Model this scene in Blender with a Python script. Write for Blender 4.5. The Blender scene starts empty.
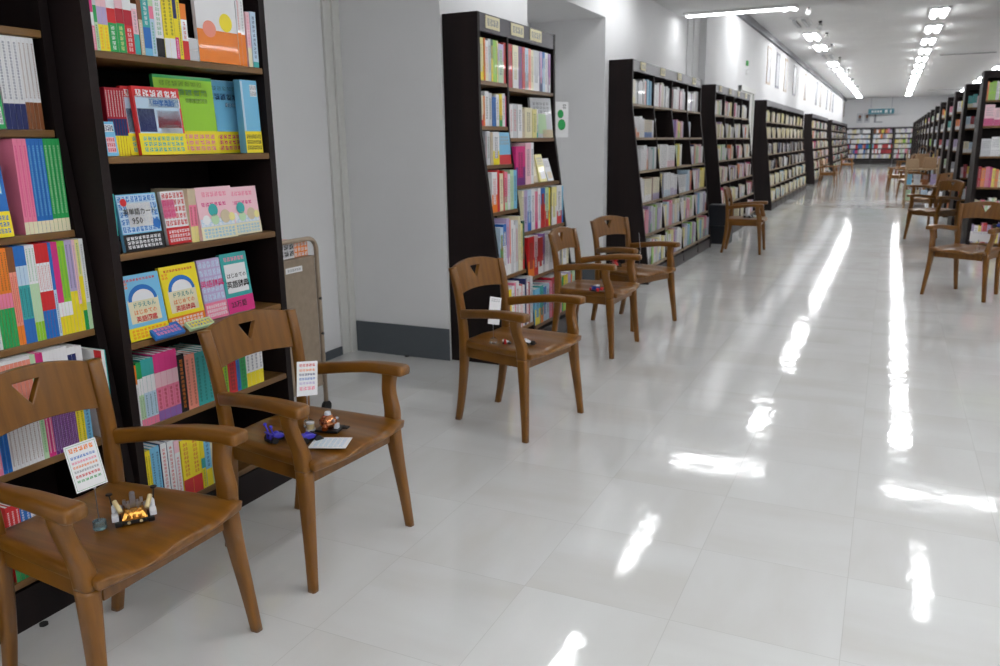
import bpy, math, random
from mathutils import Vector, Matrix
random.seed(7)
SC = bpy.context.scene
COL = SC.collection
H = 1.34                      # camera height
F = 805.0                     # focal length in pixels of the 1000 px frame
def nrm(v):
    v = Vector(v); v.normalize(); return v
CY = nrm((392, -195, F)); CX = -nrm((-1730, -163, F)); CX = nrm(CX - CY * CX.dot(CY)); CZ = CX.cross(CY)
def ray(x, y):
    d = Vector((x - 500, y - 333, F)); return Vector((CX.dot(d), CY.dot(d), CZ.dot(d)))
def atX(x, y, X):
    d = ray(x, y); t = X / d.x; return Vector((X, d.y * t, H + d.z * t))
def yof(x, X, z):             # where along the line (X, *, z) the column x of the photo falls
    k = (x - 500) / F; w = z - H
    a0, a2 = X * CX[0] + w * CZ[0], X * CX[2] + w * CZ[2]
    return (F * a0 - (x - 500) * a2) / ((x - 500) * CY[2] - F * CY[0])

# ------------------------------------------------------------------ colours
def s2l(c): return c / 12.92 if c <= .04045 else ((c + .055) / 1.055) ** 2.4
def rgb(r, g, b): return (s2l(r / 255), s2l(g / 255), s2l(b / 255), 1)
PAL = {'white': (236, 236, 238), 'cream': (232, 224, 190), 'pale yellow': (236, 226, 150), 'yellow': (242, 222, 40),
       'orange': (238, 130, 40), 'red': (206, 40, 44), 'crimson': (176, 24, 46), 'pink': (236, 130, 160), 'pale pink': (240, 196, 206),
       'magenta': (216, 50, 130), 'purple': (112, 50, 128), 'lilac': (186, 170, 210), 'navy': (34, 44, 100), 'blue': (40, 110, 190),
       'light blue': (120, 190, 226), 'pale blue': (190, 214, 234), 'teal': (60, 170, 168), 'dark teal': (22, 108, 96), 'green': (40, 160, 84),
       'lime': (150, 206, 50), 'pale green': (190, 220, 180), 'dark green': (22, 84, 54), 'brown': (128, 78, 44), 'black': (26, 24, 28),
       'grey': (150, 152, 158), 'pale grey': (206, 208, 212), 'salmon': (240, 150, 130), 'beige': (206, 190, 160), 'violet': (150, 110, 180)}
def pc(n): return rgb(*PAL[n])

# ------------------------------------------------------------------ materials
def new_mat(name, base=(.5, .5, .5, 1), rough=.5, metal=0, coat=0, spec=.5):
    m = bpy.data.materials.new(name); m.use_nodes = True
    b = m.node_tree.nodes['Principled BSDF']
    b.inputs['Base Color'].default_value = base; b.inputs['Roughness'].default_value = rough
    b.inputs['Metallic'].default_value = metal; b.inputs['Coat Weight'].default_value = coat
    b.inputs['Specular IOR Level'].default_value = spec
    return m, b, m.node_tree
def noise(nt, scale, detail=4, vec=None, sc=None, coord='Object', rot=None):
    n = nt.nodes.new('ShaderNodeTexNoise'); n.inputs['Scale'].default_value = scale; n.inputs['Detail'].default_value = detail
    tc = nt.nodes.new('ShaderNodeTexCoord'); mp = nt.nodes.new('ShaderNodeMapping')
    if sc: mp.inputs['Scale'].default_value = sc
    if rot: mp.inputs['Rotation'].default_value = rot
    nt.links.new(tc.outputs[coord], mp.inputs['Vector']); nt.links.new(mp.outputs[0], n.inputs['Vector'])
    return n
def ramp(nt, src, stops):
    r = nt.nodes.new('ShaderNodeValToRGB'); e = r.color_ramp.elements
    while len(e) < len(stops): e.new(.5)
    for i, (p, c) in enumerate(stops): e[i].position = p; e[i].color = c
    nt.links.new(src, r.inputs[0]); return r
def bump(nt, b, src, st, dist=.01):
    n = nt.nodes.new('ShaderNodeBump'); n.inputs['Strength'].default_value = st; n.inputs['Distance'].default_value = dist
    nt.links.new(src, n.inputs['Height']); nt.links.new(n.outputs[0], b.inputs['Normal']); return n
M = {}
def simple(name, c, rough=.5, metal=0, coat=0, spec=.5, grain=None, va=.94):
    m, b, nt = new_mat(name, rgb(*c), rough, metal, coat, spec)
    n = noise(nt, grain or 30)
    dk = rgb(*[v * va for v in c]); lt = rgb(*[min(255, v * (2 - va) ** .6) for v in c])
    r = ramp(nt, n.outputs['Fac'], [(.3, dk), (.7, lt)]); nt.links.new(r.outputs[0], b.inputs['Base Color'])
    M[name] = m; return m
simple('wall_paint', (234, 234, 235), .75, spec=.2, grain=3, va=.992)
simple('ceiling_paint', (238, 238, 238), .85, spec=.1, grain=2, va=.99)
simple('grey_baseboard', (84, 90, 96), .5, va=.98)
simple('trim_white', (222, 222, 218), .45, va=.985)
simple('cornice_grey', (120, 120, 124), .6)
simple('black_plastic', (20, 20, 22), .35)
simple('black_box', (22, 26, 34), .45)
simple('beige_steel', (168, 150, 130), .4)
simple('beige_panel', (150, 134, 116), .55)
simple('white_paper', (240, 240, 244), .7, spec=.2)
simple('white_plastic', (225, 228, 235), .3)
simple('gold', (220, 160, 76), .3, 1)
simple('copper', (214, 140, 96), .2, 1)
simple('steel', (170, 172, 182), .3, 1)
simple('cream_plastic', (220, 200, 150), .35)
simple('violet_plastic', (66, 60, 190), .3)
simple('blue_plastic', (40, 62, 150), .3)
simple('red_plastic', (200, 40, 44), .3)
simple('teal_sign', (60, 130, 146), .4)
simple('lamp_housing', (230, 230, 230), .4)
simple('frame_brown', (150, 128, 104), .4)
simple('frame_grey', (96, 96, 110), .4)
simple('leaf_green', (50, 150, 60), .6)
simple('bag_brown', (150, 120, 90), .7)
simple('stall_wood', (166, 140, 110), .5)
simple('rubber', (28, 26, 26), .6)
# espresso laminate of the bookcases
m, b, nt = new_mat('espresso', rgb(24, 18, 18), .5, spec=.2)
n = noise(nt, 9, 6, sc=(1, 1, .08)); r = ramp(nt, n.outputs['Fac'], [(.3, rgb(20, 14, 15)), (.75, rgb(36, 26, 25))])
nt.links.new(r.outputs[0], b.inputs['Base Color']); M['espresso'] = m
# dark header strips, grey reflection sheen put into the colour
simple('header_sheen_grey', (72, 68, 76), .4)
simple('greyblack', (42, 37, 38), .42)
m, b, nt = new_mat('shelf_wood', rgb(120, 86, 44), .4)
n = noise(nt, 14, 6, sc=(1.5, .12, 1.5)); r = ramp(nt, n.outputs['Fac'], [(.3, rgb(88, 60, 28)), (.75, rgb(140, 102, 54))])
nt.links.new(r.outputs[0], b.inputs['Base Color']); M['shelf_wood'] = m
m, b, nt = new_mat('shelf_grey_wood', rgb(140, 120, 96), .5)
n = noise(nt, 14, 6, sc=(1.5, .12, 1.5)); r = ramp(nt, n.outputs['Fac'], [(.3, rgb(112, 94, 74)), (.75, rgb(158, 138, 112))])
nt.links.new(r.outputs[0], b.inputs['Base Color']); M['shelf_grey_wood'] = m
# varnished chair wood
m, b, nt = new_mat('chair_wood', rgb(140, 86, 36), .32, coat=.22, spec=.4)
b.inputs['Coat Roughness'].default_value = .18
w = nt.nodes.new('ShaderNodeTexWave'); w.inputs['Scale'].default_value = 5; w.inputs['Distortion'].default_value = 5; w.inputs['Detail'].default_value = 3
w.inputs['Detail Scale'].default_value = 1.5
tc = nt.nodes.new('ShaderNodeTexCoord'); mp = nt.nodes.new('ShaderNodeMapping'); mp.inputs['Scale'].default_value = (1.5, .25, .35)
nt.links.new(tc.outputs['Object'], mp.inputs[0]); nt.links.new(mp.outputs[0], w.inputs[0])
n = noise(nt, 60, 6, sc=(2, .12, .2)); mx = nt.nodes.new('ShaderNodeMix'); mx.inputs[0].default_value = .72
nt.links.new(w.outputs['Fac'], mx.inputs[2]); nt.links.new(n.outputs['Fac'], mx.inputs[3])
r = ramp(nt, mx.outputs[0], [(.25, rgb(106, 66, 14)), (.5, rgb(117, 74, 17)), (.8, rgb(128, 82, 21))])
nt.links.new(r.outputs[0], b.inputs['Base Color']); M['chair_wood'] = m
# vinyl floor: 45 cm tiles, waxed
m, b, nt = new_mat('floor_vinyl', rgb(206, 204, 198), .1, coat=0, spec=.62)
geo = nt.nodes.new('ShaderNodeNewGeometry')
br = nt.nodes.new('ShaderNodeTexBrick'); br.offset = 0; br.squash = 1
br.inputs['Scale'].default_value = 1; br.inputs['Brick Width'].default_value = .4535; br.inputs['Row Height'].default_value = .4535
br.inputs['Mortar Size'].default_value = .0014; br.inputs['Mortar Smooth'].default_value = .4
br.inputs['Color1'].default_value = (.46, .46, .46, 1); br.inputs['Color2'].default_value = (.54, .54, .54, 1); br.inputs['Mortar'].default_value = (0, 0, 0, 1)
mp = nt.nodes.new('ShaderNodeMapping'); mp.inputs['Location'].default_value = (.008, .2, 0)
nt.links.new(geo.outputs['Position'], mp.inputs[0]); nt.links.new(mp.outputs[0], br.inputs[0])
def pn(scale, sc, detail=5):
    n = nt.nodes.new('ShaderNodeTexNoise'); n.inputs['Scale'].default_value = scale; n.inputs['Detail'].default_value = detail
    q = nt.nodes.new('ShaderNodeMapping'); q.inputs['Scale'].default_value = sc
    nt.links.new(geo.outputs['Position'], q.inputs[0]); nt.links.new(q.outputs[0], n.inputs[0]); return n
s1 = pn(3.2, (1, .25, 1)); s2 = pn(3.2, (.22, 1.2, 1)); s3 = pn(1.1, (1, 1, 1))
chk = nt.nodes.new('ShaderNodeTexChecker'); chk.inputs['Scale'].default_value = 1 / .4535
nt.links.new(mp.outputs[0], chk.inputs[0])
mxs = nt.nodes.new('ShaderNodeMix'); nt.links.new(chk.outputs['Fac'], mxs.inputs[0]); nt.links.new(s1.outputs[0], mxs.inputs[2]); nt.links.new(s2.outputs[0], mxs.inputs[3])
r = ramp(nt, mxs.outputs[0], [(.34, rgb(210, 209, 206)), (.5, rgb(216, 216, 215)), (.7, rgb(221, 222, 221))])
r2 = ramp(nt, s3.outputs[0], [(.35, (.975, .97, .96, 1)), (.6, (1, 1, 1, 1))])
m1 = nt.nodes.new('ShaderNodeMix'); m1.data_type = 'RGBA'; m1.blend_type = 'MULTIPLY'; m1.inputs[0].default_value = 1
nt.links.new(r.outputs[0], m1.inputs[6]); nt.links.new(r2.outputs[0], m1.inputs[7])
m2 = nt.nodes.new('ShaderNodeMix'); m2.data_type = 'RGBA'; m2.blend_type = 'MIX'
sm = nt.nodes.new('ShaderNodeMath'); sm.operation = 'MULTIPLY'; sm.inputs[1].default_value = .22; nt.links.new(br.outputs['Fac'], sm.inputs[0])
nt.links.new(sm.outputs[0], m2.inputs[0]); nt.links.new(m1.outputs[2], m2.inputs[6]); m2.inputs[7].default_value = rgb(128, 124, 116)
nt.links.new(m2.outputs[2], b.inputs['Base Color'])
b1 = pn(5.5, (1, .8, 1), 2); b2 = pn(34, (1, .3, 1), 3)
ad = nt.nodes.new('ShaderNodeMath'); ad.operation = 'MULTIPLY_ADD'; ad.inputs[1].default_value = .22
nt.links.new(b2.outputs[0], ad.inputs[0]); nt.links.new(b1.outputs[0], ad.inputs[2])
ad2 = nt.nodes.new('ShaderNodeMath'); ad2.operation = 'MULTIPLY_ADD'; ad2.inputs[1].default_value = -.25
nt.links.new(br.outputs['Fac'], ad2.inputs[0]); nt.links.new(ad.outputs[0], ad2.inputs[2])
bump(nt, b, ad2.outputs[0], .15, .01)
rr = ramp(nt, s3.outputs[0], [(.3, (.055, .055, .055, 1)), (.7, (.09, .09, .09, 1))]); nt.links.new(rr.outputs[0], b.inputs['Roughness'])
M['floor_vinyl'] = m
# lamp diffuser and off lamp
def emit(name, c, s):
    m = bpy.data.materials.new(name); m.use_nodes = True; nt = m.node_tree
    b = nt.nodes['Principled BSDF']; b.inputs['Base Color'].default_value = (.8, .8, .8, 1)
    b.inputs['Emission Color'].default_value = c; b.inputs['Emission Strength'].default_value = s; M[name] = m
emit('lamp_glow', (.97, .985, 1, 1), 27)
emit('lamp_glow_wall', (.97, .985, 1, 1), 12)
emit('lamp_glow_low', (.97, .985, 1, 1), 30)
emit('fill_lamp_glow', (.97, .985, 1, 1), 40)  # stronger glow for the unseen lamps added as fill
simple('lamp_off', (190, 192, 194), .4)
# clear acrylic
m, b, nt = new_mat('clear_acrylic', (.93, .96, .97, 1), .04); b.inputs['Transmission Weight'].default_value = 1; b.inputs['IOR'].default_value = 1.46; M['clear_acrylic'] = m
m, b, nt = new_mat('blue_acrylic', (.5, .8, .9, 1), .05); b.inputs['Transmission Weight'].default_value = .8; M['blue_acrylic'] = m
m, b, nt = new_mat('mirror_glass', (.42, .42, .46, 1), .4, .2); M['mirror_glass'] = m
# printed paper: colour and ink from attributes, rows of tiny strokes where ink is on
def print_mat(name, rough, coat):
    m, b, nt = new_mat(name, (1, 1, 1, 1), rough, coat=coat, spec=.35)
    ca = nt.nodes.new('ShaderNodeAttribute'); ca.attribute_name = 'Col'
    ik = nt.nodes.new('ShaderNodeAttribute'); ik.attribute_name = 'Ink'
    uv = nt.nodes.new('ShaderNodeUVMap'); uv.uv_map = 'UVMap'
    fr = nt.nodes.new('ShaderNodeVectorMath'); fr.operation = 'FRACTION'; nt.links.new(uv.outputs[0], fr.inputs[0])
    sp = nt.nodes.new('ShaderNodeSeparateXYZ'); nt.links.new(fr.outputs[0], sp.inputs[0])
    def band(s):
        a = nt.nodes.new('ShaderNodeMath'); a.operation = 'COMPARE'; a.inputs[1].default_value = .5; a.inputs[2].default_value = .38
        nt.links.new(s, a.inputs[0]); return a.outputs[0]
    no = nt.nodes.new('ShaderNodeTexNoise'); no.inputs['Scale'].default_value = 5.2; no.inputs['Detail'].default_value = 2
    nt.links.new(uv.outputs[0], no.inputs[0])
    th = nt.nodes.new('ShaderNodeMath'); th.operation = 'GREATER_THAN'; th.inputs[1].default_value = .47; nt.links.new(no.outputs[0], th.inputs[0])
    p1 = nt.nodes.new('ShaderNodeMath'); p1.operation = 'MULTIPLY'; nt.links.new(band(sp.outputs[0]), p1.inputs[0]); nt.links.new(band(sp.outputs[1]), p1.inputs[1])
    p2 = nt.nodes.new('ShaderNodeMath'); p2.operation = 'MULTIPLY'; nt.links.new(p1.outputs[0], p2.inputs[0]); nt.links.new(th.outputs[0], p2.inputs[1])
    p3 = nt.nodes.new('ShaderNodeMath'); p3.operation = 'MULTIPLY'; nt.links.new(p2.outputs[0], p3.inputs[0]); nt.links.new(ik.outputs['Alpha'], p3.inputs[1])
    mx = nt.nodes.new('ShaderNodeMix'); mx.data_type = 'RGBA'
    nt.links.new(p3.outputs[0], mx.inputs[0]); nt.links.new(ca.outputs['Color'], mx.inputs[6]); nt.links.new(ik.outputs['Color'], mx.inputs[7])
    nt.links.new(mx.outputs[2], b.inputs['Base Color']); M[name] = m
print_mat('print', .32, .15)
print_mat('paper', .8, 0)

# ------------------------------------------------------------------ mesh builder
class MB:
    def __init__(s): s.v = []; s.f = []; s.c = []; s.i = []; s.u = []
    def face(s, pts, col=(1, 1, 1, 1), ink=None, n=(1, 1)):
        k = len(s.v); s.v += [tuple(p) for p in pts]; s.f.append(tuple(range(k, k + len(pts))))
        s.c.append(col); s.i.append(ink or (0, 0, 0, 0)); s.u.append([(0, 0), (n[0], 0), (n[0], n[1]), (0, n[1])][:len(pts)] if len(pts) == 4 else [(0, 0)] * len(pts))
    def poly(s, verts, faces, col=(1, 1, 1, 1)):
        k = len(s.v); s.v += [tuple(p) for p in verts]
        for f in faces:
            s.f.append(tuple(k + q for q in f)); s.c.append(col); s.i.append((0, 0, 0, 0)); s.u.append([(0, 0)] * len(f))
    def box(s, x0, x1, y0, y1, z0, z1, col=(1, 1, 1, 1), M4=None):
        vs = [Vector((x, y, z)) for z in (z0, z1) for y in (y0, y1) for x in (x0, x1)]
        if M4 is not None: vs = [M4 @ v for v in vs]
        s.poly(vs, [(0, 2, 3, 1), (4, 5, 7, 6), (0, 1, 5, 4), (2, 6, 7, 3), (0, 4, 6, 2), (1, 3, 7, 5)], col)
    def prism(s, prof, axis, a, b, col=(1, 1, 1, 1)):      # 2D outline extruded along an axis
        def P(p, t): return {'x': (t, p[0], p[1]), 'y': (p[0], t, p[1]), 'z': (p[0], p[1], t)}[axis]
        n = len(prof); vs = [P(p, a) for p in prof] + [P(p, b) for p in prof]
        s.poly(vs, [tuple(range(n))[::-1], tuple(range(n, 2 * n))] + [(i, (i + 1) % n, n + (i + 1) % n, n + i) for i in range(n)], col)
    def cyl(s, p0, p1, r0, r1=None, n=14, col=(1, 1, 1, 1), caps=True):
        r1 = r0 if r1 is None else r1; p0 = Vector(p0); p1 = Vector(p1); d = (p1 - p0).normalized()
        a = d.orthogonal().normalized(); b = d.cross(a)
        vs = [p0 + (a * math.cos(t) + b * math.sin(t)) * r0 for t in [2 * math.pi * i / n for i in range(n)]] + \
             [p1 + (a * math.cos(t) + b * math.sin(t)) * r1 for t in [2 * math.pi * i / n for i in range(n)]]
        s.poly(vs, [(i, (i + 1) % n, n + (i + 1) % n, n + i) for i in range(n)] + ([tuple(range(n))[::-1], tuple(range(n, 2 * n))] if caps else []), col)
    def tube(s, pts, r, n=10):
        rings = []
        for i, p in enumerate(pts):
            p = Vector(p); d = (Vector(pts[min(i + 1, len(pts) - 1)]) - Vector(pts[max(i - 1, 0)])).normalized()
            if i == 0: a = d.orthogonal().normalized()
            a = (a - d * a.dot(d)).normalized(); b = d.cross(a)
            rings.append([p + (a * math.cos(t) + b * math.sin(t)) * r for t in [2 * math.pi * j / n for j in range(n)]])
        s.rings(rings)
    def rings(s, rings):
        n = len(rings[0]); m = len(rings); vs = [q for r_ in rings for q in r_]
        fs = [(i * n + j, i * n + (j + 1) % n, (i + 1) * n + (j + 1) % n, (i + 1) * n + j) for i in range(m - 1) for j in range(n)]
        fs += [tuple(range(n))[::-1], tuple(range((m - 1) * n, m * n))]
        s.poly(vs, fs)
    def ball(s, c, r, n=10, sq=(1, 1, 1)):
        rg = []
        for i in range(1, n):
            a = math.pi * i / n
            rg.append([(c[0] + r * sq[0] * math.sin(a) * math.cos(t), c[1] + r * sq[1] * math.sin(a) * math.sin(t), c[2] - r * sq[2] * math.cos(a)) for t in [2 * math.pi * j / 12 for j in range(12)]])
        s.rings(rg)
    def mesh(s, name, mat, smooth=False, fix=False):
        me = bpy.data.meshes.new(name); me.from_pydata(s.v, [], s.f)
        if mat in ('print', 'paper'):
            ca = me.color_attributes.new('Col', 'FLOAT_COLOR', 'CORNER'); ia = me.color_attributes.new('Ink', 'FLOAT_COLOR', 'CORNER'); uv = me.uv_layers.new(name='UVMap')
            cb, ib, ub = [], [], []
            for f, c, i, u in zip(s.f, s.c, s.i, s.u):
                for q in range(len(f)): cb += c; ib += i; ub += u[q]
            ca.data.foreach_set('color', cb); ia.data.foreach_set('color', ib); uv.data.foreach_set('uv', ub)
        me.materials.append(M[mat]); me.validate()
        if smooth: me.polygons.foreach_set('use_smooth', [True] * len(me.polygons))
        if fix:
            import bmesh
            bm = bmesh.new(); bm.from_mesh(me); bmesh.ops.remove_doubles(bm, verts=bm.verts, dist=1e-5); bmesh.ops.recalc_face_normals(bm, faces=bm.faces); bm.to_mesh(me); bm.free()
        me.update(); return me
    def build(s, name, mat, parent=None, smooth=False, fix=False, bevel=0):
        return put(name, s.mesh(name, mat, smooth, fix), parent, bevel)
def put(name, me, parent=None, bevel=0, seg=2):
    o = bpy.data.objects.new(name, me); COL.objects.link(o); o.parent = parent
    if bevel:
        md = o.modifiers.new('bevel', 'BEVEL'); md.width = bevel; md.segments = seg; md.limit_method = 'ANGLE'; md.angle_limit = .6; md.harden_normals = False
    return o
def tag(o, label=None, cat=None, group=None, kind=None):
    if label: o['label'] = label
    if cat: o['category'] = cat
    if group: o['group'] = group
    if kind: o['kind'] = kind
    return o
def empty(name, loc=(0, 0, 0), rz=0, label=None, cat=None, group=None):
    o = bpy.data.objects.new(name, None); COL.objects.link(o); o.location = loc; o.rotation_euler = (0, 0, rz); o.empty_display_size = .05
    return tag(o, label, cat, group)
def kids(o): return [c for c in KID.get(o.name, [])]
def copy_tree(o, parent=None):
    c = o.copy(); COL.objects.link(c); c.parent = parent
    for ch in [q for q in COL.objects if q.parent == o]: copy_tree(ch, c)
    return c
def struct(name, mb, mat, **k):
    return tag(mb.build(name, mat, **k), kind='structure')
_tc = {}
def text_mesh(body, size, mat, align='CENTER', vertical=False):
    key = (body, round(size, 4), mat, align, vertical)
    if key in _tc: return _tc[key]
    c = bpy.data.curves.new('lettering', 'FONT'); c.body = '\n'.join(body) if vertical else body
    c.size = size; c.align_x = align; c.align_y = 'CENTER'; c.resolution_u = 1; c.space_line = .82 if vertical else 1; c.offset = size * .012
    o = bpy.data.objects.new('lettering', c); COL.objects.link(o)
    me = bpy.data.meshes.new_from_object(o.evaluated_get(bpy.context.evaluated_depsgraph_get()))
    bpy.data.objects.remove(o); bpy.data.curves.remove(c)
    me.materials.clear(); me.materials.append(M[mat]); me.name = 'lettering'
    me.transform(Matrix(((0, 0, 1, 0), (1, 0, 0, 0), (0, 1, 0, 0), (0, 0, 0, 1))))   # text plane faces +X, reads towards +Y
    _tc[key] = me; return me
for nm, c in (('ink_red', (214, 40, 50)), ('ink_black', (24, 22, 26)), ('ink_blue', (40, 110, 190)), ('ink_pink', (226, 60, 130)), ('ink_white', (245, 245, 245)),
              ('ink_green', (40, 150, 70)), ('ink_orange', (236, 120, 40)), ('ink_navy', (36, 44, 110)), ('ink_teal', (40, 150, 150))):
    simple(nm, c, .5)

# ------------------------------------------------------------------ the setting
W = -2.43                                                    # corridor wall plane
YF = 48.6
b = MB(); b.face([(-4.2, -3, 0), (12, -3, 0), (12, YF + .2, 0), (-4.2, YF + .2, 0)]); struct('floor', b, 'floor_vinyl')
b = MB(); b.box(-4.2, 12, -3, 10.3, 2.8, 2.95); b.box(-4.2, 12, 10.2, 10.3, 2.95, 3.5); b.box(-4.2, 12, 10.3, YF + .2, 3.41, 3.5); struct('ceiling', b, 'ceiling_paint')
b = MB(); b.box(-3.35, -3.17, -3, 4.36, 0, 2.8); struct('wall_alcove', b, 'wall_paint')
b = MB(); b.box(-3.17, W, 4.34, 5.62, 0, 2.8); b.box(-3.17, W, 5.62, 7.4, 2.44, 2.8)
b.box(-3.17, W, 7.4, 10.6, 0, 2.8); struct('wall_left_front', b, 'wall_paint')
b = MB(); b.box(-3.5, -3.17, 4.34, 7.6, 0, 2.8); struct('wall_recess_back', b, 'wall_paint')
b = MB(); b.box(-3.3, -2.52, 10.6, 11.84, 0, 3.41); b.box(-2.52, -2.505, 11.05, 11.09, 0, 3.41); b.box(-2.52, -2.505, 11.4, 11.44, 0, 3.41); b.box(-3.17, W, 11.84, YF, 0, 3.41); b.box(-3.17, W, 10.3, 10.6, 2.8, 3.41); struct('wall_left', b, 'wall_paint')
b = MB(); b.box(-4.2, 12, YF, YF + .15, 0, 3.41); struct('wall_far', b, 'wall_paint')
b = MB(); b.box(12, 12.1, -3, YF, 0, 3.41); struct('wall_right', b, 'wall_paint')
b = MB(); b.box(-4.2, 12, -3.1, -3, 0, 2.8); struct('wall_behind', b, 'wall_paint')
b = MB(); b.box(-3.13, W + .004, 4.328, 4.34, 0, .205); struct('baseboard_column', b, 'grey_baseboard')
b = MB(); b.box(-3.17, -3.158, -1, 4.2, 0, .055); struct('baseboard_alcove', b, 'grey_baseboard')
b = MB(); b.box(-3.17, -3.135, 4.275, 4.34, 0, 2.8); b.box(-3.17, -3.15, 4.2, 4.275, 0, 2.8); struct('trim_corner', b, 'trim_white', bevel=.004)
b = MB(); b.box(W, W + .06, 11.9, YF, 3.3, 3.41); struct('trim_cornice', b, 'cornice_grey')
b = MB(); b.box(W, W + .012, 5.0, 5.62, 0, .07); b.box(W, W + .012, 10.55, 10.6, 0, .2); b.box(-3.17, W, 7.39, 7.4, 0, .2)
struct('baseboard_left', b, 'grey_baseboard')
d1 = MB(); d1.box(W, W + .05, 14.62, 14.7, 0, 2.25); d1.box(W, W + .05, 16.1, 16.18, 0, 2.25); d1.box(W, W + .06, 14.62, 16.18, 2.17, 2.25)
dd = struct('door_1', d1, 'trim_white'); b = MB(); b.box(W, W + .02, 14.7, 16.1, 0, 2.17); b.build('door_leaf', 'trim_white', dd)

# ------------------------------------------------------------------ lamps
def lamp_proto(two, ln, along, label):
    r = empty('ceiling_light', (0, 0, 0), 0, label, 'ceiling light', 'ceiling lights')
    h = MB(); hw = .15 if two else .075
    h.box(-hw, hw, -ln / 2 - .03, ln / 2 + .03, 0, .03); h.build('housing', 'lamp_housing', r, bevel=.004)
    for x in ((-.075, .075) if two else (-.03, .03)):
        g = MB(); g.box(x - (.03 if two else .022), x + (.03 if two else .022), -ln / 2, ln / 2, -.03 if two else -.012, -.001); g.build('diffuser', 'lamp_glow' if two else 'lamp_glow_low', r)
    return r
k = 2.05 / 1.86
ON = lamp_proto(True, .98, 'y', 'x'); first = True
ordn = ['nearest', 'second nearest', 'third nearest', 'fourth nearest', 'fifth nearest', 'sixth nearest', 'seventh nearest', 'eighth nearest', 'ninth nearest', 'tenth nearest', 'eleventh nearest', 'twelfth nearest', 'thirteenth nearest', 'fourteenth nearest', 'fifteenth nearest', 'sixteenth nearest']
for row, X in (('left', -1.65), ('middle', .54), ('right', 2.75), ('far right', 5.2), ('outermost right', 8.4)):
    seen_n = 0
    for i in range(-1, 14):
        Y = 16.2 + 2.26 * i
        if X > 5 and i % 2: continue
        off = row == 'left' and i in (0, 3)
        o = ON if first else copy_tree(ON)
        o.location = (X, Y, 3.378)
        if off:
            for c in [q for q in COL.objects if q.parent == o and q.name.startswith('diffuser')]:
                c.data = c.data.copy(); c.data.materials.clear(); c.data.materials.append(M['lamp_off'])
        if row == 'left': lab = ('switched off ' if off else 'lit ') + 'twin ceiling lamp in the row nearest the left wall, ' + ordn[i + 1]
        elif row == 'middle': lab = 'lit twin ceiling lamp in the long middle row, ' + ordn[i + 1]
        else: lab = 'lit twin ceiling lamp in the %s row, ' % row + ordn[i + 1]
        tag(o, lab, 'ceiling light', 'twin ceiling lamps over the far corridor'); first = False
NL = lamp_proto(False, 1.2, 'y', 'x')
near = [(-2.05, 7.55, 0, 'long lamp near the left wall on the low ceiling'), (-2.05, 5.2, 0, 'long lamp over the third and fourth chairs'), 
        (.6, 7.9, 0, 'long lamp mirrored in the floor at lower right'), (.6, 5.4, 0, 'long lamp over the open floor'), (.6, 2.9, 0, 'added fill lamp over the bare floor tiles'), (.6, .3, 0, 'added fill lamp above the viewer'),  # last two are unseen lamps added as fill light
        (-1.7, 10.05, 1, 'bright tube lamp crossing the corridor at the ceiling step, over the third bookcase'), (.85, 10.05, 1, 'tube lamp crossing the corridor at the ceiling step, right side'),
        (3.3, 8, 0, 'added fill lamp beyond the right chairs'), (3.3, 5, 0, 'added fill lamp right of the open floor'), (3.3, 2, 0, 'added fill lamp far right of the viewer'), (3.4, 10.05, 1, 'added fill lamp at the ceiling step, far right'), (6.5, 6, 0, 'outermost added fill lamp on the low ceiling'), (6.5, 1.5, 0, 'outermost added fill lamp beside the viewer'), (.6, -1.8, 0, 'added fill lamp behind the viewer'), (-1.2, -1.6, 0, 'added fill lamp to the rear left of the viewer'), (2, 1.2, 0, 'added fill lamp above and right of the viewer')]  # all unseen, added to brighten the near floor and walls
for i, (x, y, t, lab) in enumerate(near):
    o = NL if i == 0 else copy_tree(NL); o.location = (x, y, 2.768); o.rotation_euler.z = math.pi / 2 if t else 0
    tag(o, lab, 'ceiling light', 'single lamps on the low ceiling')
    if x > 3 or y < 3 or x < -2:
        for c in [q for q in COL.objects if q.parent == o and q.name.startswith('diffuser')]:
            c.data = c.data.copy(); c.data.materials.clear(); c.data.materials.append(M['lamp_glow_wall' if x < -2 else 'fill_lamp_glow'])
# small spot lamps on the ceiling beside the left row
def C(x, y, Z):
    d = ray(x, y); t = (Z - H) / d.z; return Vector((d.x * t, d.y * t, Z))
sp = empty('spotlight', label='x', cat='spotlight')
b = MB(); b.cyl((0, 0, 0), (0, 0, -.05), .05, .05); b.build('mount', 'black_plastic', sp)
b = MB(); b.cyl((0, 0, -.05), (0, 0, -.12), .012); b.build('stem', 'black_plastic', sp)
b = MB(); b.cyl((0, .07, -.1), (0, -.1, -.2), .05, .075); b.build('lamp_head', 'lamp_housing', sp)
slab = ['black based spotlight right of the crossing tube lamp', 'spotlight right of the switched off twin lamp', 'spotlight right of the first lit left lamp', 'white spotlight right of the second lit left lamp',
        'white spotlight before the gap in the left lamp row', 'white spotlight past the gap in the left row', 'small white spotlight further down the left row', 'smallest white spotlight down the left row']
for i, (x, y) in enumerate(((809, 5), (820.5, 21), (827, 32.5), (832, 44), (840, 57), (848, 68.5), (853, 78.5), (858, 86))):
    o = sp if i == 0 else copy_tree(sp); o.location = C(x, y, 3.409); o.scale = (.6, .6, .6); tag(o, slab[i], 'spotlight', 'ceiling spotlights')
vn = None
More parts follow.
